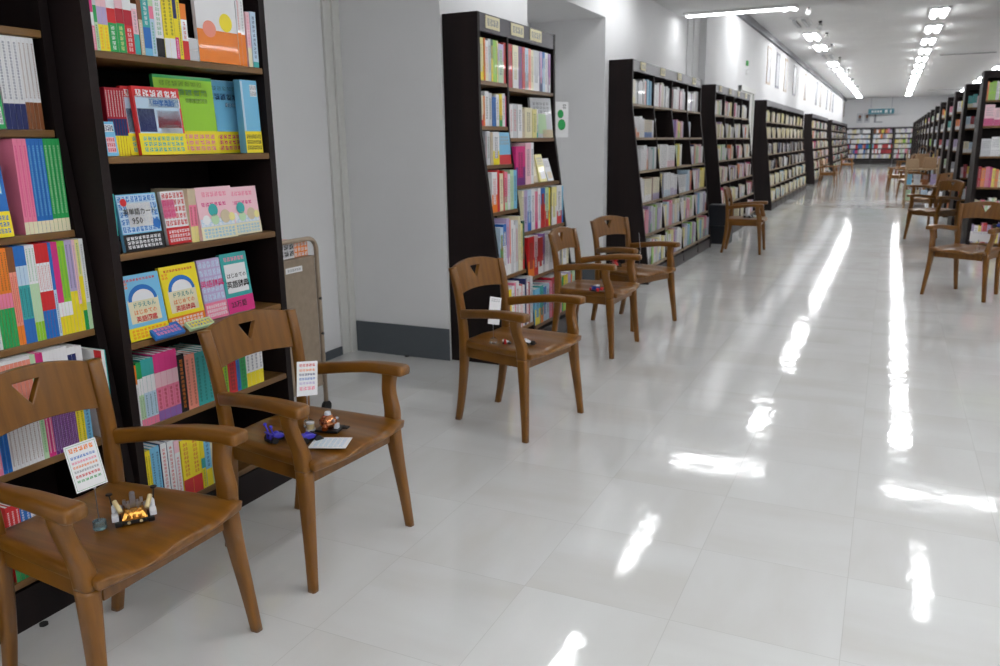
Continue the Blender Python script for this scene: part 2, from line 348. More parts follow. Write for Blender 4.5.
for i, (x, y, ln, lab) in enumerate(((968, 53, 1.3, 'slotted dark ceiling vent right of the middle lamp row'), (955, 89, 2.2, 'long thin ceiling vent far down the shop'))):
    p = C(x, y, 3.409); r = empty('ceiling_vent', p, 0, lab, 'air vent', 'ceiling vents')
    b = MB(); b.box(-ln / 2, ln / 2, -.16, .16, -.015, 0); b.build('frame', 'ceiling_paint', r)
    for q in (-.08, .0, .08):
        b = MB(); b.box(-ln / 2 + .03, ln / 2 - .03, q - .022, q + .022, -.02, -.015); b.build('slot', 'cornice_grey', r)

# ------------------------------------------------------------------ bookcases along the left
def front(z): return -2.2 if z > 1.7 else (-2.2 + (1.7 - z) / 1.6 * .2 if z > .1 else -2.0)
def front2(z):
    for (za, xa), (zb_, xb) in zip(P2[:-1], P2[1:]):
        if za >= z >= zb_: return xa + (xb - xa) * (za - z) / (za - zb_)
    return P2[0][1] if z > 1 else P2[-1][1]
P2 = [(1.42, -2.196), (1.17, -2.16), (.93, -2.13), (.6, -2.085), (.1, -2.01)]
def frontA(z): return -2.25 if z > 1.4 else -2.25 + (1.4 - z) / 1.3 * .13 if z > .1 else -2.12
def frontB(z): return -2.12
def panel_prof(fr, top, back):
    zs = [0, .1, .4, .8, 1.2, 1.4, 1.7, top]
    return [(back, 0)] + [(fr(z), z) for z in zs] + [(back, top)]
def bookcase(label, fr, y0, y1, cols, levels, top=2.08, back=W + .004, mat='espresso', shelfmat='shelf_wood', plinth=.12, t=.03, signs=True, colshift=None):
    r = empty('bookcase', (0, 0, 0), 0, label, 'bookcase', 'wall bookcases')
    for a, c in ((y0, y0 + t), (y1 - t, y1)):
        b = MB(); b.prism(panel_prof(fr, top, back), 'y', a, c); b.build('side_panel', mat, r, fix=True)
    b = MB(); b.box(back, back + .012, y0 + t, y1 - t, .02, top - .02); b.build('back_panel', mat, r)
    hd = MB(); hd.box(back + .012, fr(2) - .002, y0 + t, y1 - t, top - .03, top); hd.box(fr(2) - .025, fr(2) - .002, y0 + t, y1 - t, top - .1, top - .03)
    hd = hd.build('header', 'header_sheen_grey' if signs else mat, r)
    b = MB(); b.box(fr(.05) - .06, fr(.05) - .01, y0 + t, y1 - t, 0, plinth); b.build('plinth', 'greyblack' if signs else mat, r)
    edges = [y0 + t] + cols + [y1 - t]
    for ci in range(len(edges) - 1):
        a = edges[ci] + (.011 if ci else 0); c = edges[ci + 1] - (.011 if ci < len(edges) - 2 else 0)
        for z in (levels[ci] if isinstance(levels[0], (list, tuple)) else levels):
            b = MB(); b.box(back + .013, fr(z) - .003, a, c, z - .022, z); b.build('shelf', shelfmat, r, bevel=.003 if y0 < 3 else 0)
    for c in cols:
        b = MB(); b.prism([(back + .012, .03)] + [(fr(z) - .002, z) for z in (.03, .4, .8, 1.2, 1.4, 1.7, top - .1)] + [(back + .012, top - .1)], 'y', c - .011, c + .011); b.build('divider', mat, r, fix=True)
    return r, edges
LV = [1.69, 1.38, 1.07, .77, .47, .165]
bcA, eA = bookcase('dark bookcase at the left edge behind the nearest chair', frontA, .76, 1.695, [], [1.68, 1.40, 1.105, .80, .46, .15], 2.3, -2.5, signs=False, shelfmat='shelf_wood')
bcB, eB = bookcase('tall dark bookcase with brown shelves behind the second chair', frontB, 1.70, 2.475, [], [1.625, 1.32, 1.025, .74, .455, .15], 2.3, -2.45, signs=False)
c2L = [1.705, 1.445, 1.215, .935, .545, .20]; c2R = [1.685, 1.375, 1.075, .775, .48, .165]
bc2, e2 = bookcase('black corner bookcase beside the grey wall corner behind the third chair', front2, 4.36, 5.57, [4.775], [c2L, c2R])
bc3, e3 = bookcase('black four-column bookcase behind the fifth chair', front, 7.51, 10.55, [8.29, 9.04, 9.8], LV, shelfmat='shelf_grey_wood')
bc4, e4 = bookcase('black bookcase behind the chair with white items and black box', front, 11.46, 14.43, [12.2, 12.95, 13.69], LV, shelfmat='shelf_grey_wood')
Y5 = (16.5, yof(802.5, -2.2, 1.5)); Y6 = (max(yof(803, -2.43, 1.5), Y5[1] + .02), yof(827, -2.2, 1.5)); Y7 = (max(yof(825, -2.43, 1.5), Y6[1] + .02), 47.9)
bc5, e5 = bookcase('long black bookcase right of the door', front, Y5[0], Y5[1], [Y5[0] + (Y5[1] - Y5[0]) * i / 9 for i in range(1, 9)], LV, shelfmat='shelf_grey_wood')
bc6, e6 = bookcase('narrow looking black bookcase past the long one', front, Y6[0], Y6[1], [Y6[0] + (Y6[1] - Y6[0]) * i / 4 for i in range(1, 4)], LV, shelfmat='shelf_grey_wood')
n7 = 14
bc7, e7 = bookcase('farthest black bookcase on the left wall', front, Y7[0], Y7[1], [Y7[0] + (Y7[1] - Y7[0]) * i / n7 for i in range(1, n7)], LV, shelfmat='shelf_grey_wood')
# header name strips
def strips(case, ys, w, lab):
    for y in ys:
        b = MB(); X = front(2); b.box(X + .001, X + .006, y - w / 2, y + w / 2, 2.0, 2.072, pc('cream'))
        b.face([(X + .0065, y - w * .42, 2.01), (X + .0065, y + w * .42, 2.01), (X + .0065, y + w * .42, 2.062), (X + .0065, y - w * .42, 2.062)], pc('cream'), pc('grey')[:3] + (1,), (4, 1))
        o = b.build('shelf_sign', 'paper', case); o['label'] = lab
strips(bc2, (4.56, 4.92, 5.22), .19, 'cream paper sign'); strips(bc3, (7.85, 8.6, 9.35, 10.1), .17, 'cream paper sign'); strips(bc4, (11.8, 12.55, 13.3, 14.0), .17, 'cream paper sign')

# ------------------------------------------------------------------ books
NB = [0]
STUFF = MB()
used = {}
def add_spine(mb, x, y0, y1, z0, z1, bands, ink=None, face_ink=(.12, .88)):
    # printed spine on plane x, coloured bands bottom to top
    h = z1 - z0
    for a, c, col in bands:
        mb.face([(x, y0, z0 + a * h), (x, y1, z0 + a * h), (x, y1, z0 + c * h), (x, y0, z0 + c * h)], pc(col))
    if ink:
        w = y1 - y0; a, c = face_ink; n = max(3, int((c - a) * h / min(max(w * .5, .006), .014)))
        mb.face([(x + .0003, y0 + w * .24, z0 + a * h), (x + .0003, y1 - w * .24, z0 + a * h), (x + .0003, y1 - w * .24, z0 + c * h), (x + .0003, y0 + w * .24, z0 + c * h)],
                _under(bands, a, c), pc(ink)[:3] + (.8,), (1 if w < .03 else 2, n))
def _under(bands, a, c):
    m = (a + c) / 2
    for p, q, col in bands:
        if p <= m <= q: return pc(col)
    return pc(bands[0][2])
def shelf_book(y, t, h, d, X, z, bands, ink=None, label='', group=None, ink_at=None, mesh=None, lean=0, cover=None):
    """a book standing with its spine to the corridor; its own origin is the foot of the spine"""
    name = 'book'
    if mesh is None:
        side = pc(cover or bands[-1][2])
        b = MB(); e = .0012
        b.box(-d, 0, -t / 2, -t / 2 + e, 0, h, side); b.box(-d, 0, t / 2 - e, t / 2, 0, h, side); b.box(-.0012, 0, -t / 2 + e, t / 2 - e, 0, h, side)
        if ink_at is None:
            big = max(bands, key=lambda q: q[1] - q[0]); ink_at = (big[0] + .06 * (big[1] - big[0]), big[1] - .08 * (big[1] - big[0]))
        add_spine(b, .0004, -t / 2, t / 2, 0, h, bands, ink, ink_at)
        pg = MB(); pg.box(-d + .002, -.0016, -t / 2 + e + .0002, t / 2 - e - .0002, .001, h - .002, pc('white'))
        mesh = (b.mesh('cover', 'print'), pg.mesh('page_block', 'paper'))
    r = empty('book', (X, y, z), 0, label, 'book', group)
    r.rotation_euler = (0, lean, 0)
    put('cover', mesh[0], r); put('page_block', mesh[1], r); NB[0] += 1
    return mesh
def plain_book(y, t, h, d, X, z, bands, ink=None, label='', group=None, lean=0, faceout=False):
    b = MB(); side = pc(bands[-1][2])
    b.box(-d, 0, -t / 2, t / 2, 0, h - .0004, side)
    b.face([(-d, -t / 2 + .001, h), (-.001, -t / 2 + .001, h), (-.001, t / 2 - .001, h), (-d, t / 2 - .001, h)], pc('white'))
    if faceout:
        for a, c, col in bands: b.face([(.0004, -t / 2, a * h), (.0004, t / 2, a * h), (.0004, t / 2, c * h), (.0004, -t / 2, c * h)], pc(col))
        b.face([(.0007, -t * .4, h * .6), (.0007, t * .4, h * .6), (.0007, t * .4, h * .9), (.0007, -t * .4, h * .9)], _under(bands, .6, .9), pc(ink or 'grey')[:3] + (1,), (5, 3))
    else:
        add_spine(b, .0004, -t / 2, t / 2, 0, h, bands, ink or 'grey', (.2, .85))
    o = b.build('book', 'print'); o.location = (X, y, z); o.rotation_euler = (0, lean, 0); tag(o, label, 'book', group); NB[0] += 1
    return o
def stuff_book(y, t, h, d, X, z, bands, axis='y', lean=0):
    s = math.tan(lean) * h
    if axis == 'y':
        P = lambda a, c, q: (X + a - (s * q / h if lean else 0), y + c, z + q)
    else:
        P = lambda a, c, q: (y + c, X - a, z + q)
    def box(x0, x1, y0, y1, z0, z1, col):
        vs = [P(a, c, q) for q in (z0, z1) for c in (y0, y1) for a in (x0, x1)]
        STUFF.poly(vs, [(0, 2, 3, 1), (4, 5, 7, 6), (0, 1, 5, 4), (2, 6, 7, 3), (0, 4, 6, 2), (1, 3, 7, 5)], col)
    box(-d, 0, -t / 2, t / 2, 0, h, pc(bands[-1][2]))
    for a, c, col in bands: STUFF.face([P(.001, -t / 2, a * h), P(.001, t / 2, a * h), P(.001, t / 2, c * h), P(.001, -t / 2, c * h)], pc(col), pc('grey')[:3] + (.6,), (1, max(2, int((c - a) * h / .02))))
def row(where, case, X, z, specs, zt=None, depth=.17, gap=.0006):
    """specs: (x0, x1, n, ytop, look, bands, ink)   x0..x1 are where the foot of the run stands"""
    for s in specs:
        x0, x1, n, yt, look, bands, ink = s[:7]; cover = s[7] if len(s) > 7 else None
        ya, yb = yof(x0, X, z + .01), yof(x1, X, z + .01); t = (yb - ya) / n
        top = atX((x0 + x1) / 2 - 4, yt, X).z - z
        lv = [q for q in ((1.625, 1.32, 1.025, .74, .455, .15) if X == XB or X < XB and case == NBK else (1.68, 1.40, 1.105, .80, .46, .15)) if q > z + .02]
        h = max(.09, min(top, .40, (min(lv) - .026 - z) if lv else 9)); me = None
        for i in range(n):
            if n == 1: lab, g = '%s, %s of the %s' % (look, where, case), None
            else: lab, g = '%s, one of a run, %s, %s' % (look, where, case), '%s, %s, %s' % (look, where, case)
            me = shelf_book(ya + t * (i + .5), t - gap, h - .0015 * (0 if n > 1 else 0), depth, X - .002, z + .0005, bands, ink, lab, g, mesh=me, cover=cover)
def B1(*a):   # bands helper: ('white',.3,'blue') bottom to top with split heights
    out = []; z = 0
    for i in range(0, len(a), 2):
        c = a[i]; e = a[i + 1] if i + 1 < len(a) else 1; out.append((z, e, c)); z = e
    return out
XB = -2.125
NBK = 'second bookcase'
row('top shelf', NBK, XB, 1.625, [
    (94, 97.5, 1, -4, 'pink and white striped book', B1('pink', .45, 'white', .7, 'magenta'), 'white'),
    (97.5, 101, 1, -6, 'green and white speckled book', B1('pale green', .5, 'green', .8, 'pale grey'), 'dark green'),
    (101, 111, 2, -4, 'book with yellow foot and lilac top', B1('yellow', .48, 'lilac', .8, 'pale pink'), 'orange'),
    (111, 119.5, 1, -6, 'thick book with green foot, red middle', B1('green', .5, 'red', .75, 'white'), 'white'),
    (119.5, 127.5, 1, -6, 'thick book, green foot and crimson middle', B1('green', .5, 'crimson', .75, 'pale pink'), 'pale yellow'),
    (127.5, 136, 1, -5, 'thick book with red foot', B1('red', .48, 'crimson', .74, 'white'), 'white'),
    (136, 141.5, 1, 4, 'teal footed pale book', B1('teal', .4, 'pale pink', .9, 'white'), 'grey'),
    (142, 146, 1, -4, 'narrow beige brown book', B1('beige', .6, 'brown'), 'white'),
    (146, 153.5, 1, -6, 'wide blue and teal book', B1('light blue', .12, 'blue', .46, 'teal'), 'white'),
    (153.5, 158, 1, -6, 'pale blue book with pink top', B1('pale blue', .6, 'pink', .8, 'pale green'), 'green'),
    (158, 166, 1, -6, 'white book with black foot and green lettering', B1('black', .3, 'white'), 'green'),
    (166.5, 172, 1, -8, 'yellow book with white foot, left of its twin', B1('white', .3, 'yellow'), 'black'),
    (172, 177.5, 1, -8, 'yellow book with white foot, right of its twin', B1('white', .3, 'yellow'), 'dark green'),
    (177.5, 181, 1, -3, 'magenta footed navy topped book', B1('magenta', .35, 'yellow', .65, 'navy'), 'white'),
    (181, 184.5, 1, -3, 'narrow yellow book', B1('yellow'), 'navy'),
    (184.5, 190.5, 1, 4, 'white book with red foot and orange top', B1('red', .34, 'white', .72, 'orange'), 'red'),
    (240.5, 244, 1, -8, 'orange footed white book beside the large orange cover', B1('orange', .45, 'white'), 'red'),
    (244, 248, 1, -9, 'orange footed white book, second from large orange cover', B1('orange', .42, 'white', .9, 'pale pink'), 'grey'),
    (249.5, 253.5, 1, 12, 'short pink and cream book', B1('cream', .35, 'pale pink'), 'pink'),
    (254, 259.5, 1, 12, 'short blue grey book at the right end', B1('teal', .1, 'pale blue'), 'navy')])
row('fifth shelf', NBK, XB, .455, [
    (141, 143, 1, 365, 'thin white book with orange top', B1('white', .7, 'orange'), 'grey'),
    (143, 148, 2, 362, 'green spotted white book', B1('pink', .12, 'pale green', .5, 'white', .75, 'green'), 'dark green'),
    (148, 160, 3, 358, 'teal spotted white book', B1('pink', .12, 'pale blue', .5, 'white', .75, 'teal'), 'dark teal'),
    (160, 182.5, 4, 351, 'pink and red spotted book', B1('violet', .15, 'pink', .5, 'pale pink', .72, 'magenta'), 'crimson'),
    (182.7, 189.5, 1, 354, 'thick black book', B1('black'), 'orange'),
    (189.7, 199.5, 2, 354, 'salmon pink book', B1('salmon'), 'brown'),
    (199.7, 220, 4, 350, 'teal blue book', B1('teal'), 'dark teal'),
    (226, 230, 1, 352, 'narrow lime green book', B1('lime', .9, 'yellow'), 'dark green'),
    (230, 238.3, 1, 352, 'thick red book', B1('red'), 'black'),
    (238.5, 242, 1, 350, 'narrow blue book', B1('blue'), 'navy'),
    (242, 248, 1, 349, 'green book among the bright spines', B1('green'), 'dark green'),
    (248.2, 264.5, 4, 346, 'white book with yellow foot', B1('yellow', .35, 'white'), 'navy')])
row('bottom shelf', NBK, XB, .15, [
    (152, 157, 2, 450, 'yellow book', B1('yellow'), 'black'),
    (157.2, 166, 2, 446, 'light blue book', B1('light blue'), 'navy'),
    (167, 173, 1, 442, 'white book with blue edge', B1('white'), 'red', 'navy'),
    (173.5, 179.5, 1, 440, 'white book, navy edge', B1('white'), 'red', 'navy'),
    (180, 185, 1, 440, 'white book with red marks', B1('white', .8, 'pale pink'), 'red'),
    (186, 204, 2, 437, 'wide yellow book with red foot', B1('red', .3, 'yellow'), 'red'),
    (204.3, 208, 1, 438, 'narrow yellow book with teal rim', B1('yellow', .4, 'teal', .6, 'yellow'), 'green'),
    (208.2, 214, 1, 437, 'blue and yellow book', B1('yellow', .35, 'light blue'), 'navy'),
    (214.2, 221, 1, 437, 'pale book beside the yellow one', B1('pale green', .4, 'cream'), 'green')])
NAK = 'leftmost bookcase'
row('second visible shelf', NAK, frontA(1.4) - .004, 1.40, [
    (7, 29, 4, 27, 'white book with navy foot', B1('navy', .28, 'white'), 'navy'),
    (29, 45, 4, 29, 'white book with brown foot', B1('brown', .3, 'white'), 'brown')])
row('third visible shelf', NAK, frontA(1.1) - .004, 1.105, [
    (26, 39, 3, 133, 'pink book with cream foot', B1('cream', .13, 'pink'), 'magenta'),
    (39, 55, 4, 133, 'bright blue book with cream foot', B1('cream', .13, 'blue'), 'light blue'),
    (55, 71, 4, 132, 'green book with cream foot', B1('cream', .14, 'green'), 'pale green')])
row('fourth visible shelf', NAK, frontA(.8) - .004, .80, [
    (-6, 3.5, 2, 250, 'white book at the left', B1('white'), 'grey'),
    (3.5, 20, 5, 246, 'book with green foot and orange top', B1('green', .4, 'pink', .55, 'orange'), 'dark green'),
    (20, 27, 2, 245, 'salmon and brown book', B1('orange', .2, 'salmon', .75, 'brown'), 'red'),
    (27, 38, 3, 244, 'blue and teal striped book', B1('blue', .25, 'teal', .6, 'pale blue', .8, 'blue'), 'navy'),
    (38, 47, 3, 243, 'white and lime book', B1('lime', .2, 'pale green', .6, 'white'), 'green'),
    (47, 60, 4, 241, 'red and white book with blue foot', B1('blue', .3, 'red', .5, 'white', .8, 'red'), 'red'),
    (60, 63, 1, 241, 'thin blue book', B1('pale blue', .5, 'blue'), 'navy'),
    (63, 69, 2, 240, 'magenta topped book with yellow foot', B1('yellow', .2, 'white', .35, 'magenta'), 'magenta'),
    (69, 76, 2, 240, 'green topped book with yellow foot', B1('yellow', .2, 'white', .35, 'lime'), 'green'),
    (76, 83, 2, 239, 'lilac and yellow book', B1('yellow', .45, 'lilac'), 'navy'),
    (83, 86, 1, 239, 'thin pale pink book', B1('yellow', .3, 'pale pink'), 'grey'),
    (86, 90, 1, 239, 'yellow book with green foot', B1('green', .22, 'yellow', .6, 'pale yellow'), 'green'),
    (90, 94, 1, 238, 'thin white and green book', B1('pale green', .3, 'white'), 'grey')])
row('fifth visible shelf', NAK, frontA(.46) - .004, .46, [
    (-4, 4, 2, 356, 'pink book', B1('pink'), 'white'),
    (4, 13, 2, 354, 'blue book with striped top', B1('blue', .6, 'white'), 'navy'),
    (13, 45, 8, 351, 'white book with orange striped top', B1('white', .6, 'salmon', .97, 'white'), 'brown'),
    (45, 50, 1, 350, 'pale green book', B1('pale green'), 'green'),
    (50, 57, 2, 349, 'magenta book', B1('magenta', .6, 'white', .75, 'magenta'), 'white'),
    (57, 80, 7, 346, 'purple book with white top', B1('purple', .55, 'white'), 'lilac'),
    (80, 88, 2, 345, 'yellow book with navy top', B1('yellow', .55, 'navy', .93, 'white'), 'dark green'),
    (88, 94, 1, 344, 'blue book with white top', B1('light blue', .5, 'white'), 'navy')])
row('bottom visible shelf', NAK, frontA(.15) - .004, .15, [
    (-10, 13, 5, 535, 'yellow book with orange top', B1('yellow', .5, 'orange', .8, 'pale green'), 'red'),
    (17, 30, 3, 503, 'red and white spined book', B1('green', .2, 'red'), 'white'),
    (30, 40, 2, 502, 'blue and teal spined book', B1('teal', .4, 'blue'), 'white'),
    (40, 55, 3, 500, 'white spined book', B1('yellow', .12, 'white'), 'grey')])
# the large thin book standing proud of the spines
r = empty('book', (-2.12, 1.625, .4605), 0, 'tall thin white book with red and green edges standing forward on the leftmost bookcase', 'book')
b = MB(); b.box(-.2, 0, -.006, .006, 0, .285, pc('white')); b.box(-.03, .001, -.0075, -.006, 0, .285, pc('red')); b.box(-.2, .001, .006, .0085, 0, .285, pc('teal')); b.build('cover', 'print', r)

# books shown cover outward
def cover_out(x0, x1, ybot, ytop, X, z, look, base, band=None, rects=(), texts=(), lean=.16, t=.014, dx=0, stack=1, rz=0):
    """x0, x1: foot corners in the photo; rects (u0,v0,u1,v1,colour,ink,(nu,nv)) in cover fractions; texts (string,u,v,size,ink)"""
    Xc = X + dx
    ya, yb = yof(x0, Xc, z + .01), yof(x1, Xc, z + .01); w = yb - ya
    h = (atX((x0 + x1) / 2 - 4, ytop, Xc - .015).z - z) / math.cos(lean) - .004
    r = empty('book', (Xc, (ya + yb) / 2, z + .001 + t * abs(math.sin(lean))), 0, look, 'book'); r.rotation_euler = (0, -lean, rz)
    b = MB()
    b.box(-.001, 0, -w / 2, w / 2, 0, h, pc(base)); b.box(-t, -t + .001, -w / 2, w / 2, 0, h, pc(base)); b.box(-t, 0, -w / 2, -w / 2 + .0012, 0, h, pc(base))
    for u0, v0, u1, v1, col, ink, n in rects:
        b.face([(.0004, (u0 - .5) * w, v0 * h), (.0004, (u1 - .5) * w, v0 * h), (.0004, (u1 - .5) * w, v1 * h), (.0004, (u0 - .5) * w, v1 * h)], pc(col), (pc(ink)[:3] + (1,)) if ink else None, n)
    b.build('cover', 'print', r)
    b = MB(); b.box(-t + .0012, -.0012, -w / 2 + .0014, w / 2 - .002, .001, h - .002, pc('white')); b.build('page_block', 'paper', r)
    if band:
        vh, col, ink = band; b = MB(); b.box(.0006, .0012, -w / 2, w / 2, 0, vh * h, pc(col))
        b.face([(.0015, -w * .44, .12 * vh * h), (.0015, w * .44, .12 * vh * h), (.0015, w * .44, .88 * vh * h), (.0015, -w * .44, .88 * vh * h)], pc(col), pc(ink)[:3] + (1,), (9, 3))
        o = b.build('paper_band', 'print', r); o['label'] = '%s paper band round the foot of the cover' % col
    for s, u, v, size, ink in texts:
        o = put('title_lettering', text_mesh(s, size * h, ink), r); o.location = (.0022, (u - .5) * w, v * h)
    NB[0] += 1
    return r, w, h
def disc(parent, name, w, h, u, v, rad, col, x=.0012, sq=1, mat='print'):
    b = MB(); n = 24
    b.face([(x, (u - .5) * w + rad * w * math.cos(2 * math.pi * i / n), v * h + rad * w * sq * math.sin(2 * math.pi * i / n)) for i in range(n)], pc(col))
    return b.build(name, mat, parent)
# top shelf large cover
r, w, h = cover_out(200, 240, 61, -14, XB, 1.625, 'large white and orange cover with yellow disc, top shelf of the second bookcase', 'white', None,
    [(0, 0, 1, .42, 'orange', None, (1, 1)), (.42, .86, .9, .9, 'white', 'grey', (8, 1))], lean=.02)
disc(r, 'yellow_disc', w, h, .72, .54, .16, 'yellow'); disc(r, 'cover_picture', w, h, .3, .43, .16, 'salmon', sq=.9)
for i in (0, 1):
    b = MB(); y = (yof(191, XB, 1.63) + yof(200, XB, 1.63)) / 2; b.box(-.19, -.005, -.027, .027, 0, .034, pc('pale grey')); b.box(-.19, -.004, -.0275, .0275, 0, .002, pc('white')); b.box(-.19, -.004, -.0275, .0275, .033, .035, pc('white'))
    o = b.build('book', 'print'); o.location = (XB, y - .004 + .004 * i, 1.6255 + i * .036); tag(o, '%s of two thick white books lying flat beside the orange cover' % ('upper' if i else 'lower'), 'book')
# second shelf: red, green, blue covers with yellow bands
row('second shelf', NBK, XB - .02, 1.32, [
    (112, 131, 7, 88, 'red and blue book with yellow foot', B1('yellow', .3, 'navy', .55, 'crimson'), 'white')], gap=.001)
zz = 1.32
cover_out(107, 119, 153, 121, XB, zz, 'small blue booklet at the left end of the second shelf, second bookcase', 'light blue', None, [(.15, .1, .85, .55, 'pale pink', 'red', (4, 3)), (.1, .7, .9, .92, 'white', 'navy', (5, 1))], lean=.1, t=.01, dx=0)
cover_out(163, 220, 151, 76, XB - .05, zz, 'bright green cover with yellow band, second shelf of the second bookcase', 'green', (.3, 'yellow', 'pink'),
    [(.0, .3, 1, .96, 'lime', None, (1, 1)), (.08, .86, .82, .94, 'lime', 'black', (7, 1)), (.1, .74, .9, .84, 'lime', 'blue', (6, 1)), (.5, .66, .88, .72, 'dark green', 'white', (5, 1)), (0, 0, 1, .04, 'red', None, (1, 1))], lean=.05)
cover_out(205, 248, 150, 80, XB - .075, zz, 'sky blue cover with yellow band, second shelf of the second bookcase', 'light blue', (.3, 'yellow', 'magenta'),
    [(0, .3, 1, 1, 'light blue', None, (1, 1)), (.1, .85, .9, .93, 'light blue', 'black', (7, 1)), (.1, .72, .9, .83, 'light blue', 'navy', (6, 1)), (.6, .64, .9, .7, 'navy', 'white', (4, 1)), (.0, .3, .35, .55, 'navy', None, (1, 1))], lean=.06)
for q_, (a_, c_, dx_, lb_) in enumerate(((131, 176, -.02, 'rear copy of the red cover with yellow band, second shelf, second bookcase'), (142, 188, 0, 'front red cover with yellow band, middle of the second shelf, second bookcase'))): cover_out(a_, c_, 152, 87, XB + dx_, zz, lb_, 'red', (.32, 'yellow', 'teal'),
    [(.04, .3, .96, .86, 'pale blue', None, (1, 1)), (.05, .84, .95, .97, 'red', 'white', (6, 1)), (.3, .7, .98, .84, 'white', 'blue', (4, 1)), (.05, .34, .4, .68, 'navy', None, (1, 1)), (.45, .4, .95, .66, 'crimson', None, (1, 1)), (.5, .32, .9, .45, 'white', None, (1, 1))],
    texts=[('中学英語', .62, .76, .1, 'ink_blue')], lean=.08)
for i, lab in enumerate(('rearmost', 'middle', 'front')):
    cover_out(243 + 2 * i, 259 + i * 2, 149, 80, XB - .02 + .0 * i, zz, '%s of three pale blue books with yellow foot at the right end' % lab, 'light blue', (.3, 'yellow', 'black'), [(.55, .78, .95, .94, 'white', 'grey', (4, 2)), (0, .3, .12, .98, 'pale blue', None, (1, 1))], lean=.03, t=.012, dx=.014 * i - .02)
# third shelf
zz = 1.025
row('third shelf', NBK, XB - .015, zz, [(117, 121, 1, 194, 'teal and black spined book', B1('black', .3, 'teal'), 'white'), (192.5, 200, 2, 189, 'pink and olive spined book', B1('pale yellow', .3, 'pink', .7, 'beige'), 'brown')])
r, w, h = cover_out(169, 195, 244, 190, XB - .02, zz, 'white cover patterned with red dots above a red band, third shelf', 'white', (.32, 'red', 'white'),
    [(.02, .34, .98, .98, 'white', 'red', (7, 5)), (.0, .5, .45, .85, 'pink', 'magenta', (5, 2))], lean=.1)
r, w, h = cover_out(126, 165, 248, 193, XB, zz, 'light blue cover marked 950 with dark foot, third shelf', 'light blue', (.3, 'black', 'white'),
    [(.02, .32, .98, .98, 'pale blue', 'blue', (9, 5)), (.22, .42, .82, .84, 'white', None, (1, 1)), (.22, .06, .62, .22, 'black', None, (1, 1))],
    texts=[('英単語カード', .52, .68, .12, 'ink_black'), ('950', .42, .52, .16, 'ink_black')], lean=.12)
disc(r, 'red_balloon', w, h, .16, .86, .08, 'red'); disc(r, 'blue_balloon', w, h, .9, .45, .1, 'blue')
for (a, c, lab, dx) in ((203, 238, 'pale pink pastel cover, left of the pair on the third shelf', 0), (232, 262, 'pale pink pastel cover, right of the pair on the third shelf', -.022)):
    r, w, h = cover_out(a, c, 237, 186, XB + dx, zz, lab, 'pale pink', (.25, 'cream', 'light blue'), [(.15, .8, .85, .92, 'pale pink', 'pink', (6, 1)), (.1, .62, .8, .72, 'pale pink', 'magenta', (6, 1)), (.03, .25, .97, .4, 'pale blue', 'white', (8, 2))], lean=.1)
    for (u, v, rd, cc) in ((.4, .56, .13, 'teal'), (.18, .38, .1, 'white'), (.42, .38, .11, 'pale green'), (.72, .42, .14, 'beige'), (.9, .4, .09, 'pale yellow')): disc(r, 'round_patch', w, h, u, v, rd, cc, x=.0018)
# fourth shelf
zz = .74
def first_dictionary(a, c, yt, base, band, ls, look, dx):
    r, w, h = cover_out(a, c, 340, yt, XB + dx, zz, look, base, band, [(.12, .26, .88, .62, 'cream', None, (1, 1)), (.1, .9, .9, .95, base, 'red', (10, 1)), (.03, .8, .2, .9, base, 'orange', (2, 2))], lean=.14,
        texts=[(ls[0], .5, .53, .088, 'ink_teal'), (ls[1], .5, .42, .088, 'ink_orange'), (ls[2], .5, .31, .1, 'ink_red')])
    b = MB(); n = 16; b.face([(.0012, -.0 * w + .36 * w * math.cos(math.pi * i / n), h * .6 + .32 * w * math.sin(math.pi * i / n)) for i in range(n + 1)], pc('blue')); b.build('blue_arch', 'print', r)
    b = MB(); b.face([(.0018, .28 * w * math.cos(math.pi * i / n), h * .6 + .22 * w * math.sin(math.pi * i / n)) for i in range(n + 1)], pc('white')); b.build('white_arch', 'print', r)
    return r, w, h
first_dictionary(131, 170, 273, 'light blue', (.2, 'yellow', 'orange'), ('ドラえもん', 'はじめての', '英語図鑑'), 'light blue picture dictionary with a blue arch, fourth shelf of second bookcase', 0)
first_dictionary(171, 206.5, 264, 'yellow', (.2, 'orange', 'white'), ('ドラえもん', 'はじめての', '英語辞典'), 'yellow dictionary with a blue arch, fourth shelf of second bookcase', -.012)
cover_out(207, 229, 325, 258, XB - .02, zz, 'lilac pink dictionary with pink lettering, fourth shelf of second bookcase', 'lilac', (.28, 'pink', 'white'), [(.02, .3, .98, .98, 'lilac', 'pale blue', (5, 5))], texts=[('英語辞典', .5, .58, .13, 'ink_pink')], lean=.12)
r, w, h = cover_out(229.5, 255, 320, 252, XB - .02, zz, 'teal dictionary marked 23 with magenta band, fourth shelf of second bookcase', 'teal', (.27, 'magenta', 'magenta'),
    [(.1, .34, .9, .82, 'white', None, (1, 1)), (.12, .86, .9, .95, 'teal', 'pink', (6, 1))], texts=[('はじめての', .5, .62, .09, 'ink_black'), ('英語辞典', .5, .47, .13, 'ink_black'), ('23万語', .42, .14, .12, 'ink_black')], lean=.12)
b = MB(); b.box(-.012, .0, -.06, .06, 0, .05, pc('blue')); b.face([(.0004, -.05, .008), (.0004, .05, .008), (.0004, .05, .042), (.0004, -.05, .042)], pc('blue'), pc('pink')[:3] + (1,), (7, 2))
o = b.build('booklet', 'print'); o.location = (XB + .03, yof(165, XB, .75), .742); o.rotation_euler = (0, -.9, 0); tag(o, 'small blue booklet lying before the yellow dictionary', 'booklet')
